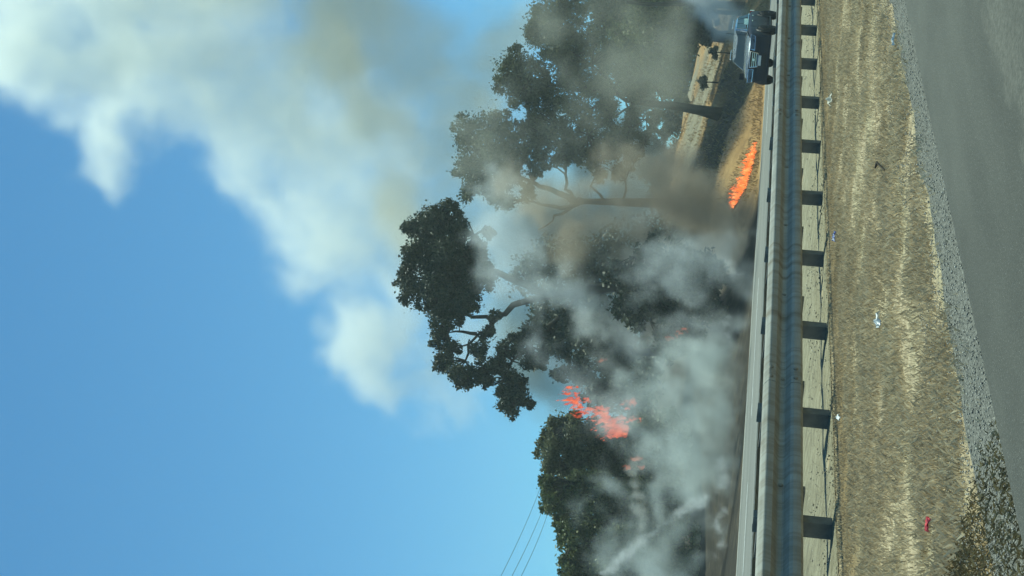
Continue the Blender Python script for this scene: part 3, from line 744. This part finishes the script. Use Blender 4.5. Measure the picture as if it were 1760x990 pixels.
# the middle tree, its limbs showing through the smoke
tree("smoky_gum", "spreading gum tree with a forked trunk half hidden in brown smoke", 104,
     [(1225, 352), (1180, 350), (1120, 349), (1060, 347), (1000, 346)],
     [(.26, (1000, 346), (975, 338), (945, 325), (915, 312), (880, 300), (845, 290)),
      (.16, (985, 341), (972, 325), (972, 300), (975, 270), (965, 245)),
      (.22, (1000, 347), (980, 355), (955, 355), (930, 352), (895, 345)), (.15, (985, 354), (965, 368), (950, 380), (925, 395)),
      (.10, (1040, 347), (1015, 320), (1030, 290), (1045, 265)), (.10, (1070, 347), (1075, 310), (1090, 280))],
     [(800, 250, 24), (798, 215, 20), (830, 215, 24), (838, 250, 26), (795, 285, 20), (815, 310, 24), (800, 335, 16), (860, 215, 22), (870, 245, 26), (850, 285, 28), (885, 270, 24), (905, 245, 22), (845, 325, 22), (880, 305, 24),
      (920, 285, 20), (930, 260, 20), (900, 220, 16), (960, 275, 14), (985, 250, 18), (1010, 270, 20), (1045, 270, 22), (1060, 245, 20), (1085, 265, 18), (1070, 295, 18), (1030, 300, 14), (1100, 240, 16), (860, 345, 18), (905, 330, 14)],
     M_LEAF_D, M_BARK, 0.50, 0.5, 0.42, seed=5, extra=7)
tree("valley_tree", "dark leafy tree beyond the forked gum with sky showing through", 150,
     [(1195, 262), (1160, 262), (1120, 255)], [(.12, (1160, 262), (1120, 285), (1100, 295)), (.1, (1150, 262), (1110, 235), (1080, 225))],
     [(1085, 215, 20), (1110, 235, 20), (1095, 262, 20), (1120, 290, 18), (1145, 275, 14), (1150, 225, 16), (1070, 245, 16), (1135, 250, 14), (1065, 290, 14), (1160, 300, 12)], M_LEAF_C, M_BARK, 0.35, 0.8, 0.5, seed=6, extra=4)
# dark tree in front of the plume
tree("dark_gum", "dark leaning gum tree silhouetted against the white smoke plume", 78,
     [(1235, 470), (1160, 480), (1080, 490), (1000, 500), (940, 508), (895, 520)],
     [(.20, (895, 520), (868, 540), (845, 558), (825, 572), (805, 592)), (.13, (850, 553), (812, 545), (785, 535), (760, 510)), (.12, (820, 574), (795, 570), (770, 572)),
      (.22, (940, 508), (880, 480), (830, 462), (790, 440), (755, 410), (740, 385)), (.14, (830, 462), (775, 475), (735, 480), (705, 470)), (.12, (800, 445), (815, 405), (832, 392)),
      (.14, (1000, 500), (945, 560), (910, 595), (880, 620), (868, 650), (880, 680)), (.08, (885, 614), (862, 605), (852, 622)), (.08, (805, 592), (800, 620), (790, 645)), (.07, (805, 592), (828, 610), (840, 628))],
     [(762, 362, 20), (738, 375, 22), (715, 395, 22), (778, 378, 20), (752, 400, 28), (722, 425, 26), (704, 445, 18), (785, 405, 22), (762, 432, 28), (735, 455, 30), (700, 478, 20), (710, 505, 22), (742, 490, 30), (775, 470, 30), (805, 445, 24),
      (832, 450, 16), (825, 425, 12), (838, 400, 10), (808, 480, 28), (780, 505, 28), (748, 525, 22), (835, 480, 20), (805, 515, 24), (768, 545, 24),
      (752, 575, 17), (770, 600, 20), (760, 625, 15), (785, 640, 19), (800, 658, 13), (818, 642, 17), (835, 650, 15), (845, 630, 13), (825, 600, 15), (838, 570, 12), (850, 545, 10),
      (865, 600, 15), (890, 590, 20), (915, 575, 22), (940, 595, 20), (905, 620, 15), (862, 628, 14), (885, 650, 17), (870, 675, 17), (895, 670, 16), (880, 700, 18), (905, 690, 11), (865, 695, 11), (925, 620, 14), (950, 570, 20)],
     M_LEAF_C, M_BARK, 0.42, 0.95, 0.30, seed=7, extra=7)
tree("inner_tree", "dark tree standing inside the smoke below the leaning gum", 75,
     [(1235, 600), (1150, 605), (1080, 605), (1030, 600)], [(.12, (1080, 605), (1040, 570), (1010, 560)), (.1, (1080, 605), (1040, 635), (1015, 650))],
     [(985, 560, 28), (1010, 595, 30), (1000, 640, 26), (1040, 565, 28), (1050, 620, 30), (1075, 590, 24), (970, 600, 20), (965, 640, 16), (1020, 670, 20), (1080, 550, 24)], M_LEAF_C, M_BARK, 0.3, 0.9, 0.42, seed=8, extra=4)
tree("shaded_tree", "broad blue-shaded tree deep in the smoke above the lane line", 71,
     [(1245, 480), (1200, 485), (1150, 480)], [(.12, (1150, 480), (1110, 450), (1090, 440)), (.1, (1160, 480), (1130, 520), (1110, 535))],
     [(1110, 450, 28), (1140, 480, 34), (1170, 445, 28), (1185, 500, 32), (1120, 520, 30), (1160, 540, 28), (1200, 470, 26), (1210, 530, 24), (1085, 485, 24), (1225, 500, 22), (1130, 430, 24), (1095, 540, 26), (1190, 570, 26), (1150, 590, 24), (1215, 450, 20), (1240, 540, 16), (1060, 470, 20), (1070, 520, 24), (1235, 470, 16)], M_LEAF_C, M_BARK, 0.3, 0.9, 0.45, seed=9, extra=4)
# scrub that reads as one dark mass inside the smoke
Vs, Ts = [], []
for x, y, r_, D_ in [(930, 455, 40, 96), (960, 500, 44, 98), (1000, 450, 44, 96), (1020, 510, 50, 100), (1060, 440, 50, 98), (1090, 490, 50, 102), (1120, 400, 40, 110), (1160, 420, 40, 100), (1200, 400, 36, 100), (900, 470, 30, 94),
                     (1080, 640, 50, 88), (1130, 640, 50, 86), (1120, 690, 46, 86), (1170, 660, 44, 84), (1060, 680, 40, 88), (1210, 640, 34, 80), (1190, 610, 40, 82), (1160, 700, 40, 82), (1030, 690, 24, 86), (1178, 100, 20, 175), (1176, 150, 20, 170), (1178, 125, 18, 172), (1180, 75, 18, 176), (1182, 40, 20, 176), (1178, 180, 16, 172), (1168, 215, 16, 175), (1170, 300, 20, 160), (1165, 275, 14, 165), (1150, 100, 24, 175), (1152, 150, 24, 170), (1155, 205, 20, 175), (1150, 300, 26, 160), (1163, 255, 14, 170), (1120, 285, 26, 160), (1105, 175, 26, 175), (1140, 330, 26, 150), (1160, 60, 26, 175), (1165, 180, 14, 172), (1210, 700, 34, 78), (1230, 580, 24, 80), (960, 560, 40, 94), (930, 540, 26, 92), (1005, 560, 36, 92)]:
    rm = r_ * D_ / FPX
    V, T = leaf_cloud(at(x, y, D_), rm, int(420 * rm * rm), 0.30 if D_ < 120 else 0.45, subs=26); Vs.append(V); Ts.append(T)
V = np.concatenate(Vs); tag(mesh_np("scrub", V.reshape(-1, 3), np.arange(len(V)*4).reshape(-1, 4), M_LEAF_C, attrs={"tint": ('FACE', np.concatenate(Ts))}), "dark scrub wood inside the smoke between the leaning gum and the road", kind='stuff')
# the thick trees at the left
hed = [("rounded dark green tree at the left end beside the tall flames", 72, [(1230, 745), (1150, 742), (1060, 745), (1000, 740)],
        [(960, 745, 26), (945, 775, 22), (985, 720, 16), (985, 765, 30), (1020, 745, 28), (1010, 790, 30), (1050, 775, 24), (965, 805, 24), (945, 800, 15), (1040, 810, 26), (1075, 790, 20), (940, 750, 12), (930, 762, 8), (985, 735, 20), (1100, 770, 30), (1140, 800, 30), (1090, 820, 30), (1180, 760, 26), (1150, 740, 28), (1110, 730, 22), (1200, 800, 26), (1060, 740, 20), (1040, 770, 26)]),
       ("smoke-wreathed tree second from the left edge under the power lines", 70, [(1240, 850), (1150, 850), (1060, 850)],
        [(955, 838, 24), (945, 862, 18), (985, 850, 28), (1015, 875, 28), (975, 885, 24), (1045, 850, 26), (1070, 885, 28), (1030, 830, 22), (940, 830, 12), (1100, 850, 28), (1120, 890, 30), (1150, 850, 30), (1180, 880, 28), (1090, 920, 26), (1040, 905, 24), (1205, 850, 24), (1010, 830, 22), (1000, 900, 22)]),
       ("leafy tree at the far left edge with brown tips", 68, [(1235, 955), (1150, 955), (1060, 955)],
        [(978, 925, 20), (985, 958, 22), (1010, 935, 28), (1040, 960, 30), (1000, 980, 26), (1060, 930, 26), (1080, 965, 28), (980, 990, 18), (1020, 1010, 30), (1060, 1010, 30), (1110, 950, 26), (1110, 990, 28), (968, 905, 12), (1140, 970, 28), (1150, 930, 28), (1180, 960, 28), (1090, 920, 26), (1205, 930, 22), (1140, 1000, 30), (1200, 990, 24)])]
for i_, (lb, D_, tr_, cl_) in enumerate(hed):
    tree("roadside_tree", lb, D_, tr_, [(.12, tr_[1], (tr_[2][0] - 10, tr_[2][1] + 35), (tr_[2][0] - 50, tr_[2][1] + 45)), (.12, tr_[2], (tr_[2][0] - 40, tr_[2][1] - 25), (tr_[2][0] - 75, tr_[2][1] - 20))],
         cl_, M_LEAF_B if i_ else M_LEAF_A, M_BARK, 0.28, 1.2, 0.30, seed=30 + i_, extra=7, group="trees burning at the left end of the bank")

# ------------------------------------------------------------------ power lines
for i_, (a, b) in enumerate((((862, 988), (918, 866)), ((881, 988), (931, 880)), ((897, 988), (936, 898)))):
    A, B = at(*a, 120), at(*b, 150)
    dv = B - A
    pts = []
    for t in np.linspace(-1.0, 1.6, 30):
        p = A + dv * t; p[2] += 0.35 * (t*t - t); pts.append(p)
    M_WIRE = simple("wire_metal", [(0.3, (0.05, 0.05, 0.05)), (0.7, (0.09, 0.09, 0.09))], 4, 0.6, 0.5, bmp=0) if i_ == 0 else M_WIRE
    tag(MB().tube(pts, 0.022, 5).build("power_line", M_WIRE), ["uppermost of the three power lines above the left trees", "middle of the three power lines above the left trees", "lowest of the three power lines above the left trees"][i_], "power line", "power lines at the left edge")

# ------------------------------------------------------------------ litter
def litter(name, label, cat, x, y, size, cols, crumple=0.35, group="litter on the dry median", flat=0.35, stretch=(1, 1)):
    d = ray(x, y); t = -EYE / d[2]; P = EYEP + d * t
    n = 7; V = []; size *= 0.75
    for i in range(n):
        for j in range(n):
            u, v = i/(n-1) - .5, j/(n-1) - .5
            V.append((u*size*stretch[0] + rng.normal(0, .03)*size, v*size*stretch[1] + rng.normal(0, .03)*size, 0.05 + size*flat*abs(rng.normal(0, crumple)) + size*0.18*(1 - 3*(u*u+v*v))))
    V = np.array(V); W = V.copy(); W[:, 2] -= 0.006
    F = [(i*n+j, (i+1)*n+j, (i+1)*n+j+1, i*n+j+1) for i in range(n-1) for j in range(n-1)]
    F2 = [tuple(k + n*n for k in f[::-1]) for f in F]
    m = simple(name + "_skin", cols, 14, 0.45, bmp=0.2)
    o = mesh_np(name, np.concatenate([V, W]), F + F2, m)
    o.location = (P[0], P[1], 0); o.rotation_euler = (0, 0, random.uniform(0, 3))
    return tag(o, label, cat, group)
WHITE = [(0.3, (0.6, 0.6, 0.58)), (0.6, (0.82, 0.82, 0.8))]
litter("plastic_bag", "crumpled white plastic scrap in the middle of the dry grass", "litter", 1525, 550, 0.11, WHITE, flat=0.5, stretch=(1.4, .6))
litter("paper_scrap", "pale paper scrap on the grass near the guardrail at right", "litter", 1437, 172, 0.20, [(0.3, (0.42, 0.40, 0.32)), (0.6, (0.6, 0.58, 0.48))], flat=.4)
litter("can", "blue and white crushed can on the brown strip by the guardrail", "litter", 1444, 407, 0.12, [(0.42, (0.05, 0.10, 0.5)), (0.5, (0.3, 0.35, 0.6)), (0.58, (0.85, 0.85, 0.85))], flat=.6, stretch=(1.2, .6))
litter("wrapper", "small red wrapper lying in the grass at the lower left", "litter", 1614, 903, 0.062, [(0.4, (0.55, 0.035, 0.05)), (0.6, (0.7, 0.10, 0.11))], flat=.5, stretch=(1.5, .8))
litter("paper_scrap", "flat white scrap low on the brown strip left of the post", "litter", 1452, 718, 0.11, WHITE, flat=.3, stretch=(1.3, .5))
litter("paper_scrap", "tiny white scrap at the edge of the gravel", "litter", 1548, 68, 0.07, WHITE, flat=.3, stretch=(1.8, .3))
d = ray(1525, 286); P = EYEP - d * EYE / d[2]
st_ = MB().tube([(-.22, .02, .03), (-.08, -.03, .08), (.06, .02, .075), (.2, -.01, .04)], [.007, .009, .008, .004], 6).build("stick", M_BARK)
st_.location = (P[0], P[1], 0.01); st_.rotation_euler = (0, 0, 0.35)
tag(st_, "short dark stick lying on the dry grass", "stick")

# ------------------------------------------------------------------ flames
M_FLAME = m_flame("flame_orange", (0.75, 0.09, 0.015), (1.0, 0.17, 0.03), (1.0, 0.50, 0.17), 1.25)
M_FLAMER = m_flame("flame_red", (0.40, 0.04, 0.02), (0.75, 0.11, 0.045), (1.0, 0.27, 0.12), 0.8)
M_FLAMEF = m_flame("flame_faint", (0.30, 0.06, 0.03), (0.5, 0.13, 0.06), (0.7, 0.26, 0.14), 0.5)
def tongue(mb, P, h, r, lean, tw):
    lev = 8; n = 6; vs = []
    ph = rng.random(4) * 6
    for i in range(lev + 1):
        t = i / lev
        rad = r * (math.sin(math.pi * min(1, (t*0.85 + 0.15)) ** 0.8) ** 0.9) * (1 - 0.35*t) * (0.75 + 0.5*rng.random()) if i < lev else 0.003
        c = np.array([P[0] + lean[0]*t**1.3 + 0.22*h*t*math.sin(ph[0] + 5*t), P[1] + lean[1]*t**1.3 + 0.18*h*t*math.sin(ph[1] + 4*t), P[2] + h*t - 0.03])
        for k in range(n):
            a = 2*math.pi*k/n + tw*t
            q = rad * (0.65 + 0.7*rng.random())
            vs.append(c + np.array([q*math.cos(a), q*math.sin(a), rng.normal(0, .04)*h]))
    fs = [(i*n+k, i*n+(k+1) % n, (i+1)*n+(k+1) % n, (i+1)*n+k) for i in range(lev) for k in range(n)]
    mb.add(vs, fs)
def fire(name, label, pts, hs, rs, mat, per, spread, lean, onground=True, D=None, group="flames of the grass and tree fire"):
    mb = MB(); W = [hit(x, y) if onground else at(x, y, D) for x, y in pts]
    L = len(W)
    for i in range(L - 1):
        for k in range(per):
            t = rng.random(); P = W[i]*(1-t) + W[i+1]*t + rng.normal(0, spread, 3) * np.array([1, 1, 0 if onground else 1.0])
            if onground: P[2] = float(ground_z(P[0], P[1]))
            hh = (hs[i]*(1-t) + hs[i+1]*t) * rng.uniform(.45, 1.15); rr = (rs[i]*(1-t) + rs[i+1]*t) * rng.uniform(.6, 1.2)
            tongue(mb, P, hh, rr, (lean[0]*hh*rng.uniform(.5, 1.4), lean[1]*hh*rng.uniform(.5, 1.4)), rng.uniform(-2, 2))
    o = mb.build(name, mat, None, True)
    return tag(o, label, "fire", group)
fire("grass_fire", "bright orange line of flame eating the roadside grass left of the car", [(1300, 247), (1296, 275), (1288, 305), (1278, 330), (1266, 352)], [.45, .6, .85, .8, .45], [.13, .19, .24, .25, .16], M_FLAME, 26, 0.15, (-.25, .15))
fire("bush_fire", "ragged red flames leaping up beside the dark green tree", [(1085, 725), (1070, 742), (1062, 722), (1040, 712), (1020, 706), (1003, 698), (992, 685), (985, 674)], [.9, 1.0, .9, .7, .55, .6, .7, .5], [.14, .17, .15, .10, .08, .10, .10, .07], M_FLAMER, 14, 0.17, (-.35, .1), False, 62)
fire("small_flame", "small pink flame on the right of the tall red flames", [(1092, 690), (1078, 697)], [.5, .4], [.16, .14], M_FLAMER, 6, .10, (-.2, .1), False, 62)
fire("low_flame", "faint low flame under the smoke left of the tall flames", [(1098, 790), (1086, 806)], [.5, .4], [.18, .15], M_FLAMEF, 7, .16, (-.2, .1), False, 62)
fire("log_flame", "thin slanting flame glowing in the middle of the smoke", [(1150, 585), (1165, 575), (1180, 565)], [.35, .35, .2], [.13, .13, .08], M_FLAMEF, 7, .10, (.3, 0), False, 70)
fire("ember_flame", "tiny ember flame high on the smoke-hidden trunk", [(1030, 622), (1040, 616)], [.3, .25], [.13, .10], M_FLAMEF, 5, .08, (-.2, .1), False, 74)

# ------------------------------------------------------------------ smoke
def smoke(name, label, puffs, D, voxel, mat, nscale=0.16, namp=0.9, edge=0.45, depth=1.0, warp=0.0, detail=6.0, streak=0.55, wt=1.0, curl=1.0):
    """puffs: (x, y, r) or (x, y, r, dD, weight) in photograph pixels; density = clamp(max puff + noise)"""
    vol = bpy.data.volumes.new(name); o = bpy.data.objects.new(name, vol); link(o)
    vol.materials.append(mat)
    g = bpy.data.node_groups.new(name + "_field", 'GeometryNodeTree')
    g.interface.new_socket("Geometry", in_out='OUTPUT', socket_type='NodeSocketGeometry')
    g.is_modifier = True
    L = g.links.new
    nn = lambda t: g.nodes.new(t)
    def math_(op, a, b=None, c=None):
        m = nn("ShaderNodeMath"); m.operation = op
        for i, v in enumerate((a, b, c)):
            if v is None: continue
            if isinstance(v, (int, float)): m.inputs[i].default_value = v
            else: L(v, m.inputs[i])
        return m.outputs[0]
    pos = nn("GeometryNodeInputPosition").outputs[0]
    wsum = nn("GeometryNodeInputPosition").outputs[0]
    rmean = float(np.mean([q[2] for q in puffs])) * D / FPX
    for wsc, wam in ((0.40 / rmean, 1.5 * rmean * curl), (1.2 / rmean, 0.7 * rmean * curl)):     # curl the puffs out of round
        wn_ = nn("ShaderNodeTexNoise"); wn_.inputs["Scale"].default_value = wsc; wn_.inputs["Detail"].default_value = 2; L(pos, wn_.inputs["Vector"])
        a_ = nn("ShaderNodeVectorMath"); a_.operation = 'MULTIPLY_ADD'; L(wn_.outputs["Color"], a_.inputs[0]); a_.inputs[1].default_value = (2*wam,)*3; a_.inputs[2].default_value = (-wam,)*3
        b_ = nn("ShaderNodeVectorMath"); b_.operation = 'ADD'; L(wsum, b_.inputs[0]); L(a_.outputs[0], b_.inputs[1]); wsum = b_.outputs[0]
    s = None; lo = np.full(3, 1e9); hi = np.full(3, -1e9)
    for q in puffs:
        x, y, r_ = q[:3]; dD = q[3] if len(q) > 3 else 0; w = (q[4] if len(q) > 4 else 1.0) * wt
        C = at(x, y, D + dD); rm = r_ * (D + dD) / FPX
        sub = nn("ShaderNodeVectorMath"); sub.operation = 'SUBTRACT'; L(wsum, sub.inputs[0]); sub.inputs[1].default_value = tuple(C)
        ln = nn("ShaderNodeVectorMath"); ln.operation = 'LENGTH'; L(sub.outputs[0], ln.inputs[0])
        rm *= 1.3; v = math_('MULTIPLY_ADD', ln.outputs["Value"], -1.35 * w / rm, 1.35 * w); v = math_('MINIMUM', v, 1.0)
        s = v if s is None else math_('SMOOTH_MAX', s, v, 0.15)
        lo = np.minimum(lo, C - rm * 1.25); hi = np.maximum(hi, C + rm * 1.25)
    def nz(scale, det, off):
        n = nn("ShaderNodeTexNoise"); n.inputs["Scale"].default_value = scale; n.inputs["Detail"].default_value = det
        n.inputs["Roughness"].default_value = 0.6; n.inputs["Distortion"].default_value = warp
        vr = nn("ShaderNodeVectorRotate"); vr.rotation_type = 'AXIS_ANGLE'; vr.inputs["Axis"].default_value = (0, 1, 0); vr.inputs["Angle"].default_value = R(40); L(wsum, vr.inputs["Vector"])
        a = nn("ShaderNodeVectorMath"); a.operation = 'MULTIPLY_ADD'; L(vr.outputs[0], a.inputs[0]); a.inputs[1].default_value = (streak, 1, 1); a.inputs[2].default_value = off
        L(a.outputs[0], n.inputs["Vector"]); return n.outputs[0]
    h = sum(map(ord, name + label)) % 97
    n1 = nz(nscale, detail, (h, 0, 3))
    n2 = nz(nscale * 0.42, 3, (3, h, 11))
    v = math_('ADD', math_('ADD', s, math_('MULTIPLY_ADD', n1, namp * 4.4, -namp * 2.2)), math_('MULTIPLY_ADD', n2, namp * 2.4, -namp * 1.2))
    mr = nn("ShaderNodeMapRange"); mr.interpolation_type = 'SMOOTHSTEP'; L(v, mr.inputs[0])
    mr.inputs[1].default_value = 0.0; mr.inputs[2].default_value = edge; mr.inputs[3].default_value = 0; mr.inputs[4].default_value = 1
    vc = nn("GeometryNodeVolumeCube"); L(math_('POWER', mr.outputs[0], 1.4), vc.inputs["Density"])
    lo[2] = max(lo[2], 0.25)
    vc.inputs["Min"].default_value = tuple(lo); vc.inputs["Max"].default_value = tuple(hi)
    for a, k in zip("XYZ", range(3)): vc.inputs["Resolution " + a].default_value = max(4, int((hi[k] - lo[k]) / voxel))
    sm = nn("GeometryNodeSetMaterial"); L(vc.outputs[0], sm.inputs["Geometry"]); sm.inputs["Material"].default_value = mat
    out = nn("NodeGroupOutput"); L(sm.outputs[0], out.inputs[0])
    md = o.modifiers.new("field", 'NODES'); md.node_group = g
    return tag(o, label, kind='stuff')
M_SM_W = m_smoke("white_smoke", (0.97, 0.98, 0.95), 0.22, 0.25)
M_SM_T = m_smoke("tan_smoke", (0.92, 0.85, 0.68), 0.18, 0.3)
M_SM_L = m_smoke("low_smoke", (0.82, 0.87, 0.85), 0.5, 0.25)
M_SM_B = m_smoke("blue_wisp", (0.90, 0.94, 0.95), 0.36, 0.3)
M_SM_G = m_smoke("brown_haze", (0.60, 0.52, 0.42), 0.85, 0.3)
smoke("smoke_plume", "great white plume of smoke billowing up and to the right across the sky",
      [(735, 700, 45), (680, 620, 60), (610, 520, 60), (790, 620, 70), (770, 640, 75), (700, 670, 60), (720, 560, 90), (650, 590, 60), (640, 480, 85), (700, 450, 100), (560, 420, 85), (620, 370, 110), (490, 350, 80), (520, 270, 110), (430, 290, 70), (430, 190, 110), (330, 140, 130),
       (290, 210, 60), (190, 190, 95), (180, 250, 60), (120, 110, 100), (50, 60, 90), (230, 60, 150), (400, 60, 140), (540, 130, 130), (660, 250, 120), (90, -40, 150), (320, -60, 190)], 128, 0.38, M_SM_W, 0.19, 0.85, 1.6, wt=1.6, curl=0.7)
smoke("tan_smoke", "brown sunlit smoke rising behind the middle gum tree",
      [(780, 420, 90), (800, 320, 90), (740, 250, 95), (700, 330, 80), (860, 380, 90), (940, 400, 90), (780, 170, 90), (650, 180, 90), (720, 90, 90), (850, 60, 80), (600, 60, 110), (900, 340, 60), (950, 335, 60), (1000, 320, 60), (1060, 310, 55), (1010, 250, 50), (1100, 300, 45), (880, 450, 70), (930, 210, 50), (850, 560, 50), (960, 420, 60), (1030, 400, 60)], 122, 0.6, M_SM_T, 0.14, 0.6, 1.0, wt=1.1, curl=0.7)
smoke("roadside_smoke", "thick pale smoke rolling over the burning left side of the bank",
      [(1210, 640, 60), (1170, 620, 60), (1150, 680, 70), (1180, 740, 80), (1130, 760, 60), (1190, 820, 65), (1120, 830, 45), (1150, 890, 60), (1200, 900, 40), (1080, 900, 40), (1110, 960, 55), (1170, 970, 55), (1060, 980, 35), (1230, 700, 40), (1225, 600, 40), (1070, 700, 35), (1120, 640, 45), (1000, 860, 28), (1050, 850, 40), (1045, 735, 26), (1075, 700, 26), (1010, 690, 20)], 57, 0.18, M_SM_L, 0.7, 0.9, 1.1, streak=0.45, wt=0.85)
smoke("blue_smoke_wisp", "blue-white wisp of smoke drifting across the dark leaning gum",
      [(830, 505, 34), (860, 490, 36), (890, 500, 42), (930, 495, 44), (970, 480, 40), (1000, 490, 40), (1010, 530, 44), (1030, 560, 40), (1080, 590, 48), (1040, 620, 36), (860, 330, 36), (880, 370, 40), (860, 410, 40), (900, 430, 40), (850, 530, 30)] + [(x, y, 48, -12, .8) for x in (1110, 1180, 1240) for y in (445, 505, 565)] + [(1060, 720, 40, -12, .8), (1010, 700, 30, -12, .7), (980, 640, 40, -8, .8), (950, 590, 34, -8, .7)], 72, 0.22, M_SM_B, 0.6, 0.95, 1.0, streak=0.4, wt=0.75)
smoke("brown_smoke", "brown-grey smoke blowing low over the road behind the grass fire",
      [(1270, 380, 34), (1240, 370, 50), (1230, 430, 50), (1190, 350, 60), (1180, 410, 60), (1130, 370, 60), (1120, 430, 50), (1070, 400, 60), (1060, 340, 50), (1010, 400, 60), (980, 440, 50), (1150, 310, 40), (1260, 450, 40), (1250, 520, 40), (1210, 560, 45), (1100, 300, 45), (1040, 280, 40), (1010, 350, 40), (960, 350, 36), (1080, 345, 50), (1180, 345, 50), (990, 390, 44), (920, 360, 34), (880, 330, 34)], 73, 0.26, M_SM_G, 0.45, 0.7, 1.0, wt=0.9)
smoke("dark_smoke", "dull grey-blue smoke filling the gaps beneath the leaning and forked gums",
      [(x, y, 75) for x in (930, 1010, 1090, 1170) for y in (470, 560, 640)] + [(1230, 420, 60), (1230, 520, 60), (1230, 610, 60), (1150, 720, 60), (1060, 700, 60), (970, 400, 60), (1050, 380, 70), (1140, 380, 70), (1000, 300, 50), (1080, 290, 60), (1150, 290, 50), (1060, 220, 45), (950, 680, 35), (920, 440, 50)], 118, 0.7, m_smoke("shade_smoke_air", (0.34, 0.40, 0.40), 0.4, 0.1), 0.2, 0.45, 0.9)  # low grey albedo carries the shade of the plume overhead
smoke("smoke_veil", "thin grey veil of smoke drifting over the right-hand trees",
      [(960, 230, 60), (900, 250, 50), (830, 270, 50), (860, 310, 45), (960, 300, 50), (800, 240, 40), (840, 230, 50), (880, 280, 50), (940, 50, 50), (1120, 80, 60), (1120, 150, 60), (1160, 30, 50), (1060, 130, 60), (1150, 230, 45), (980, 130, 50), (760, 400, 22), (930, 330, 40), (1040, 20, 55), (1080, 40, 60), (1010, 60, 50), (1000, 180, 60), (930, 120, 40), (870, 180, 50), (1050, 230, 60), (1120, 270, 40)], 78, 0.6, m_smoke("veil_smoke", (0.74, 0.73, 0.64), 0.19, 0.3), 0.18, 0.6, 1.2)
smoke("far_smoke", "pale smoke puff rising behind the car at the right edge",
      [(1215, 10, 30), (1235, 30, 28), (1240, 0, 34), (1250, 50, 22), (1230, 60, 16), (1260, 20, 24), (1205, -20, 34)], 100, 0.4, m_smoke("far_puff", (0.94, 0.95, 0.94), 0.8, 0.25), 0.3, 0.6, 0.7)
smoke("slanting_smoke", "thin bright streak of smoke slanting down to the burnt verge at the left",  # streak of unknown cause, built as smoke
      [(1042 + 170*t, 982 - 124*t - 8*math.sin(3*t), 9 + 3*math.sin(9*t)) for t in np.linspace(0, 1, 26)], 48, 0.05, m_smoke("bright_streak", (0.98, 0.98, 0.97), 1.5, 0.25), 5.0, 0.55, 1.0)  # glittering streak of unknown cause, filled in as a smoke volume
smoke("pale_smoke_column", "pale beige smoke drawn sideways from the low flame at the left",
      [(1096, 930, 13), (1098, 905, 15), (1100, 880, 15), (1096, 855, 14), (1090, 830, 15), (1088, 805, 15)], 50, 0.07, m_smoke("beige_smoke", (0.95, 0.92, 0.85), 0.7, 0.3), 0.8, 0.55, 0.9)
smoke("verge_smoke", "small white puffs of smoke creeping along the burnt verge at the left",
      [(1252 - 0.045*(y - 560) + 5*math.sin(y*0.11), y, 8 + 3*math.sin(y*0.23)) for y in list(range(790, 850, 7)) + list(range(872, 960, 7)) + list(range(445, 480, 7)) + [545, 560, 575]], 47, 0.04, m_smoke("verge_puff", (0.97, 0.97, 0.97), 0.9, 0.25), 4.5, 0.6, 1.2)


hz = MB().box((-60, -60, -1.2), (420, 330, 78)).build("haze", None)
hm, hnt, hb = nt_mat("haze_air"); hnt.nodes.remove(hb)
hv = hnt.nodes.new("ShaderNodeVolumePrincipled"); hv.inputs["Density"].default_value = 0.0006; hv.inputs["Color"].default_value = (0.80, 0.92, 0.92, 1); hv.inputs["Anisotropy"].default_value = 0.0
hnt.links.new(hv.outputs[0], hnt.nodes["Material Output"].inputs["Volume"])
hz.data.materials.append(hm); tag(hz, "thin smoky haze hanging in the air over the road and bank", kind='stuff')
